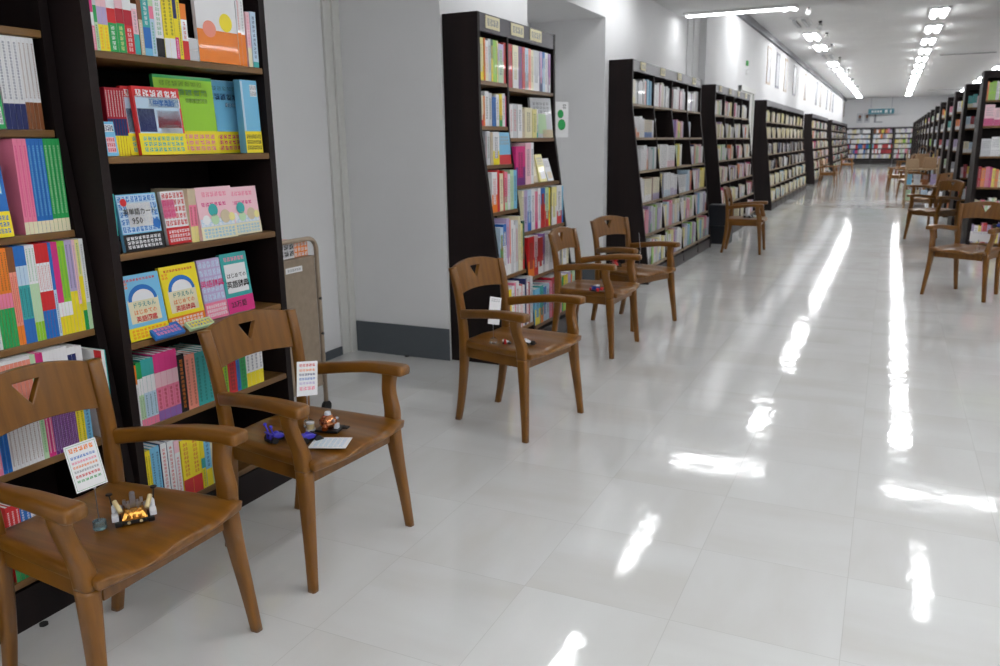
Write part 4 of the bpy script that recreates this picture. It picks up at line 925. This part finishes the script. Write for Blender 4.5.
# ------------------------------------------------------------------ things on the chairs
SZ = .4095
def seat_z(x, y):
    for (cx, cy, a, lab, g) in CH:
        v = Matrix.Rotation(-math.radians(a), 2) @ Vector((x - cx, y - cy))
        if abs(v.x) < .25 and -.23 < v.y < .27:
            q = min(1, max(0, (v.y + .205) / .445)); u = v.x / (.182 + .046 * q ** .8)
            return .4205 - .012 * math.exp(-((abs(u) - .48) / .3) ** 2) * (.35 + .65 * math.sin(math.pi * min(1, q * .9))) + .002
    return .4205
def card_stand(x, y, base_mat, cw, chh, lean, rz, zc, label, inks, lines, off=(0, 0), tilt=0, seat=SZ):
    r = empty('card_stand', (x, y, seat_z(x, y) if seat == SZ else seat), 0, label, 'card stand')
    b = MB(); b.cyl((0, 0, 0), (0, 0, .022), .017, .016, 16); b.build('base', base_mat, r, smooth=False, bevel=.002)
    b = MB(); b.cyl((0, 0, .022), (off[0], off[1], zc + .012), .0012, n=6); b.build('wire', 'steel', r)
    b = MB(); b.cyl((off[0], off[1], zc), (off[0], off[1], zc + .022), .004, n=8); b.build('clip', 'steel', r)
    b = MB(); b.box(-.0006, .0006, -cw / 2, cw / 2, 0, chh, pc('white'))
    q = .0009
    zt_ = chh * .94
    for (ink, n, hh) in lines:
        b.face([(q, -cw * .4, zt_ - hh), (q, cw * .38, zt_ - hh), (q, cw * .38, zt_), (q, -cw * .4, zt_)], pc('white'), pc(ink)[:3] + (1,), (n, 1)); zt_ -= hh * 1.45
    for (y0, y1, z0, z1) in ((-cw * .46, cw * .46, chh * .965, chh * .972), (-cw * .46, cw * .46, chh * .03, chh * .037), (-cw * .46, -cw * .452, chh * .03, chh * .97), (cw * .452, cw * .46, chh * .03, chh * .97)):
        if inks: b.face([(q, y0, z0), (q, y1, z0), (q, y1, z1), (q, y0, z1)], pc('green'))
    o = b.build('card', 'paper', r); o.location = (off[0] + .005, off[1] + cw * tilt, zc + .006); o.rotation_euler = (0, 0, 0)
    o.rotation_euler = (math.radians(lean), -.1, rz)
    return r
card_stand(-1.711, 1.240, 'blue_acrylic', .074, .12, 6, -.35, .108, 'handwritten card on a wire with clear blue base, nearest chair seat', True,
    [('orange', 5, .015), ('blue', 8, .009), ('pink', 9, .008), ('orange', 9, .008), ('grey', 10, .008), ('red', 8, .009), ('green', 6, .008)], tilt=-.12)
card_stand(-1.694, 2.042, 'clear_acrylic', .078, .115, -8, -.35, .105, 'narrow handwritten card above a round clear base on the second chair', False,
    [('red', 5, .012), ('orange', 5, .01), ('navy', 6, .01), ('blue', 6, .01), ('lilac', 5, .01), ('pink', 4, .016)], tilt=-.05)
card_stand(-1.64, 3.36, 'clear_acrylic', .075, .13, -14, -.35, .085, 'plain white card on a wire stand, chair at the wall corner', False, [('grey', 5, .006), ('grey', 4, .006)], tilt=-.1)
card_stand(-1.66, 5.97, 'clear_acrylic', .09, .15, 0, .30, .10, 'white card seen nearly edge-on, fifth chair', False, [('grey', 5, .006)], tilt=0)
card_stand(.735, 7.869, 'clear_acrylic', .15, .085, 0, math.radians(-105), .06, 'white card on a stand, chair at the right edge', False, [('grey', 6, .006), ('lilac', 6, .006)])
b = MB(); b.box(-.055, .055, -.043, .043, 0, .0012, pc('white'))
b.face([(-.045, -.035, .0016), (-.045, .035, .0016), (.045, .035, .0016), (.045, -.035, .0016)], pc('white'), pc('pale blue')[:3] + (1,), (12, 6))
o = b.build('note_card', 'paper'); o.scale = (1.1, 1.1, 1); o.location = (-1.538, 1.952, .4185); o.rotation_euler = (0, 0, math.radians(22)); tag(o, 'flat white note card lying on the seat of the second chair', 'note card')

def wheel(mb, x, y, z, r_=.011, w=.01, ax='y'):
    d = Vector((0, w / 2, 0)) if ax == 'y' else Vector((w / 2, 0, 0)); mb.cyl(Vector((x, y, z)) - d, Vector((x, y, z)) + d, r_, n=14)
def gold_toy():
    r = empty('toy_robot', (-1.661, 1.303, seat_z(-1.661, 1.303) + .001), math.radians(52), 'gold and black mechanical toy with grey guns on the nearest chair', 'toy')
    b = MB(); b.box(-.036, .036, -.024, .024, 0, .01); b.box(-.046, -.03, -.03, -.014, .0, .012); b.box(.03, .046, -.03, -.014, 0, .012); b.build('chassis', 'black_plastic', r, bevel=.002)
    b = MB(); b.poly([(-.03, -.022, .011), (.03, -.022, .011), (.03, .02, .011), (-.03, .02, .011), (-.022, -.012, .026), (.022, -.012, .026), (.022, .014, .03), (-.022, .014, .03)], [(0, 3, 2, 1), (4, 5, 6, 7), (0, 1, 5, 4), (1, 2, 6, 5), (2, 3, 7, 6), (3, 0, 4, 7)])
    for q in (-.014, 0, .014): b.ball((q, -.008, .028), .006, 6); b.ball((q * .9, -.019, .018), .005, 6)
    b.box(-.024, .024, -.0235, -.02, .0105, .0145)
    b.build('gold_body', 'gold', r)
    b = MB(); b.box(-.007, .007, .008, .022, .03, .062); b.box(-.02, .02, .01, .02, .03, .04); b.box(-.024, -.016, .008, .02, .04, .052); b.box(.016, .024, .008, .02, .04, .052); b.ball((0, .014, .066), .007, 6); b.box(-.014, -.008, .004, .012, .028, .05); b.box(.008, .014, .004, .012, .028, .05); b.ball((-.03, .012, .034), .008, 6); b.ball((.03, .012, .034), .008, 6); b.build('grey_tower', 'steel', r, bevel=.001)
    for s in (-1, 1):
        b = MB(); b.cyl((s * .03, -.008, .03), (s * .042, .018, .052), .006, n=10); b.build('cream_barrel', 'cream_plastic', r)
        b = MB(); b.box(s * .044 - .008, s * .044 + .008, -.022, .002, .012, .026); b.cyl((s * .044, .006, .02), (s * .044, .03, .036), .007, n=8); b.build('grey_pod', 'white_plastic', r, bevel=.001)
        b = MB(); b.cyl((s * .048, .026, .03), (s * .052, .03, .066), .002, n=6); b.cyl((s * .052, .03, .066), (s * .052, .03, .07), .008, n=12); b.build('antenna', 'black_plastic', r)
    for q in (-.014, .014):
        b = MB(); b.cyl((q, -.0245, .005), (q, -.026, .005), .004, n=10); b.build('headlamp', 'cream_plastic', r)
gold_toy()
def buggy(x, y, rz, body, label, z=None, s=1):
    z = seat_z(x, y) + .003 if z is None else z
    r = empty('toy_car', (x, y, z), rz, label, 'toy'); r.scale = (s, s, s)
    b = MB(); b.box(-.035, .035, -.012, .012, .004, .01); b.box(.028, .04, -.028, .028, .004, .009); b.box(-.036, -.028, -.02, .02, .004, .009); b.build('chassis', 'black_plastic', r)
    b = MB(); b.ball((-.004, 0, .027), .008, 6); b.poly([(-.03, -.016, .01), (.034, -.011, .01), (.034, .011, .01), (-.03, .016, .01), (-.02, -.011, .028), (.01, -.01, .026), (.01, .01, .026), (-.02, .011, .028)], [(0, 3, 2, 1), (4, 5, 6, 7), (0, 1, 5, 4), (1, 2, 6, 5), (2, 3, 7, 6), (3, 0, 4, 7)]); b.build('body', body, r, bevel=.003)
    b = MB(); b.box(-.034, -.026, -.022, .022, .03, .033); b.box(-.032, -.029, -.012, -.009, .012, .03); b.box(-.032, -.029, .009, .012, .012, .03); b.build('rear_wing', body, r)
    for (u, v) in ((-.022, -.022), (-.022, .022), (.022, -.022), (.022, .022)):
        b = MB(); wheel(b, u, v, .0105, .0105, .012); b.build('wheel', 'rubber', r)
    return r
r = buggy(-1.620, 1.947, math.radians(65), 'violet_plastic', 'violet blue toy buggy right of the armrest support on the second chair', s=1.0)
r = buggy(-1.712, 1.906, math.radians(70), 'violet_plastic', 'violet blue toy seen left of the armrest support, second chair', s=1.0)
for s_ in (-1, 1):
    b = MB(); b.cyl((-.02, s_ * .014, .02), (-.03, s_ * .018, .055), .003, n=8); b.ball((-.031, s_ * .018, .058), .006, 6); b.build('horn', 'violet_plastic', r)
r = empty('toy_robot', (-1.610, 2.039, seat_z(-1.610, 2.039) + .001), math.radians(12), 'round copper coloured toy with white cap on the second chair', 'toy'); r.scale = (1.2, 1.2, 1.15)
b = MB(); b.box(-.03, .036, -.024, .03, 0, .007); b.box(.0, .05, .012, .03, .001, .006); b.build('base_plate', 'black_plastic', r, bevel=.001)
b = MB(); b.ball((0, 0, .026), .024, 10, (1.05, 1, .95)); b.build('round_body', 'copper', r, smooth=True)
b = MB(); b.cyl((0, 0, .047), (0, 0, .056), .0095, .008, 14); b.box(.02, .03, -.007, .007, .008, .022); b.build('white_cap', 'white_plastic', r)
for s_ in (-1, 1):
    b = MB(); b.ball((.021, s_ * .011, .034), .0055, 6); b.build('eye', 'steel', r, smooth=True)
    b = MB(); b.cyl((.0, s_ * .022, .02), (.004, s_ * .032, .014), .008, n=12); b.build('side_drum', 'copper', r)
r = empty('clear_stand', (-1.668, 2.018, seat_z(-1.668, 2.018) + .001), 0, 'small round clear and white pot left of the copper toy', 'stand'); r.scale = (.9, .9, 1.05)
b = MB(); b.cyl((0, 0, 0), (0, 0, .005), .018, n=20); b.cyl((0, 0, .022), (0, 0, .027), .015, n=20); b.build('rim', 'white_plastic', r)
b = MB(); b.cyl((0, 0, .005), (0, 0, .022), .0145, n=20); b.build('drum', 'cream_plastic', r)
r = buggy(-1.475, 3.375, math.radians(70), 'white_plastic', 'white toy car with black wheels right of the armrest support, third chair', s=1.0)
r = buggy(-1.575, 3.37, math.radians(20), 'white_plastic', 'small white and pink toy on the left of the third chair seat', s=.55)
b = MB(); b.box(-.02, 0, -.035, -.015, .0, .045); b.build('pink_figure', 'red_plastic', r, bevel=.004)
r = buggy(-1.61, 4.80, math.radians(75), 'blue_plastic', 'blue toy car with red wheels on the fourth chair', s=1.1)
for c in [q for q in COL.objects if q.parent == r and q.name.startswith('wheel')]: c.data = c.data.copy(); c.data.materials.clear(); c.data.materials.append(M['red_plastic'])
b = MB(); b.box(-.02, .02, -.009, .009, .024, .036); b.build('cab', 'white_plastic', r, bevel=.003)
r = buggy(-1.80, 5.80, math.radians(-60), 'red_plastic', 'red toy car on the fifth chair', z=.43, s=1.3)
b = MB(); b.ball((-.01, 0, .04), .014, 8); b.build('helmet', 'red_plastic', r, smooth=True)
r = buggy(-1.50, 10.2, math.radians(-20), 'white_plastic', 'white toy on the chair beside the black box', z=SZ + .011, s=1.4)
b = MB(); b.box(-.02, .01, -.02, .01, .03, .085); b.ball((0, 0, .09), .016, 8); b.build('white_figure', 'white_plastic', r, bevel=.003)
b = MB(); b.box(-.06, .06, -.05, .05, 0, .006, pc('pale green')); b.box(-.03, .05, -.03, .05, .007, .014, pc('white')); o = b.build('leaflet', 'paper'); o.location = (-1.47, 10.38, SZ + .008); tag(o, 'pale green leaflet on the chair beside the black box', 'leaflet')
r = buggy(.87, 7.765, math.radians(150), 'blue_plastic', 'dark blue toy car on the armrest at the right edge', z=.6035, s=1.5)
r = buggy(-1.54, 25.15, 0.0, 'white_plastic', 'white toy on the distant left chair', z=SZ + .012, s=2.0)

# ------------------------------------------------------------------ beige book trolley in the alcove
r = empty('book_trolley', (-2.53, 0, 0), 0, 'beige steel trolley with bent tube frame beside the second bookcase', 'trolley')
y0, y1, zt = 2.62, 3.2, .905
for X in (-.0, -.32):
    pts = [(X, y0, .06)] + [(X, y0, zt - .06)] + [(X, y0 + .06 - .06 * math.cos(a), zt - .06 + .06 * math.sin(a)) for a in [math.pi / 10 * i for i in range(1, 6)]] + \
          [(X, y1 - .06 + .06 * math.sin(a), zt - .06 + .06 * math.cos(a)) for a in [math.pi / 10 * i for i in range(0, 6)]] + [(X, y1, .06)]
    b = MB(); b.tube(pts, .0115, 12); b.build('tube_frame', 'beige_steel', r, smooth=True)
b = MB(); b.box(-.008, .002, y0 + .02, y1 - .02, .16, .818); b.box(-.32, 0, y0 + .01, y1 - .01, .15, .165); b.box(-.32, 0, y0 + .012, y1 - .012, .806, .818); b.build('side_tray', 'beige_panel', r, bevel=.003)
b = MB(); b.box(.0025, .004, 2.96, 3.08, .755, .782, pc('white')); b.face([(.0045, 2.97, .76), (.0045, 3.07, .76), (.0045, 3.07, .777), (.0045, 2.97, .777)], pc('white'), pc('grey')[:3] + (1,), (6, 1)); b.build('sticker', 'paper', r)
for y in (y0, y1):
    for X in (0, -.32):
        b = MB(); wheel(b, X, y, .03, .03, .02, 'x'); b.cyl((X, y, .03), (X, y, .07), .006); b.build('caster', 'rubber', r)
for q in (.25, .42, .6):
    b = MB(); b.cyl((.0, y1 - .004, q), (.014, y1 - .004, q), .007, n=8); b.build('bolt', 'rubber', r)
r = empty('book', (-2.56, 3.05, .8195), 0, 'white and orange boxed book set lying on the beige trolley', 'book')
b = MB(); b.box(-.2, .0, -.14, .12, 0, .072, pc('white')); b.face([(.0006, -.13, .008), (.0006, .02, .008), (.0006, .02, .07), (.0006, -.13, .07)], pc('pale grey'), pc('black')[:3] + (1,), (4, 2))
b.face([(.0006, .02, .0), (.0006, .12, .0), (.0006, .12, .071), (.0006, .02, .071)], pc('orange'), pc('white')[:3] + (1,), (4, 3)); b.face([(-.2, .0, 0.0725), (-.0, -.02, 0.0725), (0, .12, 0.0725), (-.2, .12, 0.0725)], pc('salmon')); b.build('slipcase', 'print', r)

# black box
r = empty('black_box', (-1.98, 11.05, 0), 0, 'black two-tier box standing before the bookcase, beside the lone chair', 'box')
b = MB(); b.box(-.14, .14, -.14, .14, 0, .24); b.build('lower_tier', 'black_box', r, bevel=.006)
b = MB(); b.box(-.14, .145, -.145, .145, .245, .5); b.build('upper_tier', 'black_box', r, bevel=.006)
b = MB(); b.box(-.145, .15, -.15, .15, .5, .512); b.build('lid', 'black_box', r, bevel=.003)
# small door stops / floor discs
for i, (x, y, lab) in enumerate(((407, 356.5, 'small black floor stop at the foot of the grey baseboard'), (463, 362.5, 'small dark floor cap beside the third bookcase corner'), (44, 625, 'black floor cap under the nearest chair'))):
    d = ray(x, y); t = -H / d.z; b = MB(); b.cyl((d.x * t, d.y * t, .0005), (d.x * t, d.y * t, .007), .016 if i < 2 else .012, n=14); o = b.build('floor_cap', 'rubber'); tag(o, lab, 'floor cap')

# ------------------------------------------------------------------ right-hand display stand with goods
def stand():
    r = empty('display_stand', (.58, 18.2, 0), 0, 'wooden display stand with tiers of covers before the right bookcases', 'display stand')
    for (xx_, yy_, zz_) in ((-.28, -.5, .95), (.25, -.5, .95), (-.28, .47, 1.1), (.25, .47, 1.1)):
        b = MB(); b.box(xx_, xx_ + .03, yy_, yy_ + .03, 0, zz_); b.build('post', 'stall_wood', r)
    for z in (.15, .45, .75):
        b = MB(); b.box(-.28, .28, -.5, .5, z - .02, z); b.build('shelf', 'stall_wood', r)
    return r
stand()
gl = ['pale green', 'beige', 'pale blue', 'grey', 'light blue', 'pale grey', 'brown', 'lilac']
k_ = 0
for z in (.15, .45, .75):
    if z > .7: continue
    for xx in (.36, .505, .65, .79):
        pos = ['left', 'middle left', 'middle right', 'right'][(.36, .505, .65, .79).index(xx)]
        b = MB(); c = gl[k_ % 8]; k_ += 1
        b.box(-.055, .055, 0, .012, 0, .2, pc(c)); b.face([(-.04, -.0005, .1), (.04, -.0005, .1), (.04, -.0005, .18), (-.04, -.0005, .18)], pc(c), pc('grey')[:3] + (1,), (4, 3))
        o = b.build('magazine', 'print'); o.location = (xx, 17.76, z + .002); tag(o, '%s magazine, %s place on the %s tier of the display stand' % (c, pos, {.15: 'lowest', .45: 'middle', .75: 'top'}[z]), 'magazine', 'magazines on the display stand')
def bag(x, y, z, s, mat, label):
    r = empty('tote_bag', (x, y, z), 0, label, 'bag')
    b = MB(); b.poly([(-.12 * s, -.05, 0), (.12 * s, -.05, 0), (.12 * s, .05, 0), (-.12 * s, .05, 0), (-.1 * s, -.03, .22 * s), (.1 * s, -.03, .22 * s), (.1 * s, .03, .22 * s), (-.1 * s, .03, .22 * s)], [(0, 3, 2, 1), (4, 5, 6, 7), (0, 1, 5, 4), (1, 2, 6, 5), (2, 3, 7, 6), (3, 0, 4, 7)]); b.build('body', mat, r, bevel=.01)
    b = MB(); b.tube([(-.06 * s, 0, .21 * s), (-.05 * s, 0, .3 * s), (0, 0, .34 * s), (.05 * s, 0, .3 * s), (.06 * s, 0, .21 * s)], .006); b.build('handle', mat, r, smooth=True)
bag(.42, 17.85, .752, .85, 'stall_wood', 'pale woven bag on top of the display stand, left'); bag(.7, 17.85, .752, 1.0, 'bag_brown', 'brown woven bag on top of the display stand, right'); bag(.57, 18.35, .752, 1.25, 'bag_brown', 'brown woven bag at the back of the display stand'); bag(.86, 17.3, 0, 1.6, 'white_paper', 'white paper bag standing on the floor beside the display stand')
# ------------------------------------------------------------------ wall pictures
fx = [(38, 188), (75, 218), (108, 245), (145, 270), (190, 312), (236, 340), (255, 355), (280, 378), (295, 385), (305, 395), (360, 430)]
fl_ = ['nearest', 'second nearest', 'third nearest', 'fourth nearest', 'fifth nearest', 'sixth nearest', 'seventh nearest', 'eighth nearest', 'ninth nearest', 'tenth nearest', 'farthest']
for i, (x, y) in enumerate(fx):
    p = atX(760 + x / 4.1625, y / 4.1625, W); Yc = min(p.y + .1, 47.9); hw = .28; z0, z1 = 2.46, 3.2
    r = empty('framed_panel', (W, Yc, z0), 0, '%s tall framed panel high on the left wall, %s' % (('brown', 'grey')[i % 2], fl_[i]), 'framed panel', 'framed panels high on the left wall')
    fm = 'frame_brown' if i % 2 == 0 else 'frame_grey'
    b = MB(); b.box(.0, .015, -hw, -hw + .05, 0, .74); b.box(0, .015, hw - .05, hw, 0, .74); b.box(0, .015, -hw + .05, hw - .05, 0, .05); b.box(0, .015, -hw + .05, hw - .05, .69, .74); b.build('frame', fm, r)
    b = MB(); b.box(.0, .01, -hw + .05, hw - .05, .05, .69); b.build('glass', 'mirror_glass', r)
# far signs and posters
r = empty('hanging_sign', (-.64, YF - .4, 2.58), 0, 'teal direction sign with white marks high at the far end', 'sign')
b = MB(); b.box(-.62, .62, 0, .06, 0, .26); b.build('board', 'teal_sign', r)
b = MB()
for x0, x1 in ((-.45, -.35), (-.32, -.22), (-.19, -.09), (-.06, .04)): b.box(x0, x1, -.004, 0, .08, .18)
b.box(.18, .32, -.004, 0, .05, .21); b.box(.42, .5, -.004, 0, .05, .21); b.build('lettering', 'ink_white', r)
b = MB(); b.cyl((-.5, .03, .26), (-.5, .03, .83), .01, n=6); b.cyl((.5, .03, .26), (.5, .03, .83), .01, n=6); b.build('hanger', 'steel', r)
for i, (xa, lab) in enumerate(((-1.8, 'left small poster with dark figure on the far wall'), (-1.45, 'right small poster with dark figure on the far wall'))):
    b = MB(); b.box(0, .3, -.02, 0, 0, .5, pc('pale grey')); b.box(.08, .22, -.024, -.02, .1, .38, pc('grey')); b.box(.1, .2, -.028, -.024, .25, .4, pc('brown'))
    o = b.build('picture', 'paper'); o.location = (xa, YF - .001, 2.15); tag(o, lab, 'picture')
b = MB(); b.box(0, .1, -.02, 0, .1, .5, pc('grey')); b.box(.0, .4, -.02, 0, .05, .1, pc('grey')); o = b.build('wall_bracket', 'paper'); o.location = (-.95, YF - .001, 2.1); tag(o, 'small grey bracket mark right of the posters on the far wall', 'bracket')
# exit sign lamp over the door
r = empty('exit_sign', (W, 15.35, 2.5), 0, 'small green and white lit sign on the wall above the door', 'sign')
b = MB(); b.box(0, .03, -.06, .06, .12, .2); b.build('green_panel', 'leaf_green', r); b = MB(); b.box(0, .04, -.05, .05, -.02, .06); b.build('white_lamp', 'lamp_housing', r)

# ------------------------------------------------------------------ camera, world, view
cam = bpy.data.cameras.new('camera'); co = bpy.data.objects.new('camera', cam); COL.objects.link(co)
cam.sensor_width = 22.3; cam.lens = 22.3 * F / 1000; cam.sensor_fit = 'HORIZONTAL'; cam.clip_end = 200; cam.clip_start = .05
right = Vector((CX[0], CY[0], CZ[0])); down = Vector((CX[1], CY[1], CZ[1])); fwd = Vector((CX[2], CY[2], CZ[2]))
co.matrix_world = Matrix(((right.x, -down.x, -fwd.x, 0), (right.y, -down.y, -fwd.y, 0), (right.z, -down.z, -fwd.z, H), (0, 0, 0, 1)))
cam.dof.use_dof = True; cam.dof.focus_distance = 2.1; cam.dof.aperture_fstop = 4
SC.camera = co
w = bpy.data.worlds.new('world'); SC.world = w; w.use_nodes = True
w.node_tree.nodes['Background'].inputs[0].default_value = (.9, .93, 1, 1); w.node_tree.nodes['Background'].inputs[1].default_value = .3
vs = SC.view_settings; vs.view_transform = 'Standard'; vs.look = 'None'; vs.gamma = 1; vs.use_curve_mapping = False; vs.exposure = .4
try:
    SC.cycles.use_denoising = True; SC.cycles.max_bounces = 7; SC.cycles.diffuse_bounces = 4; SC.cycles.glossy_bounces = 3; SC.cycles.transmission_bounces = 5
    SC.cycles.use_light_tree = True; SC.cycles.sample_clamp_indirect = 6; SC.cycles.caustics_reflective = False; SC.cycles.caustics_refractive = False
except Exception as ex: print(ex)
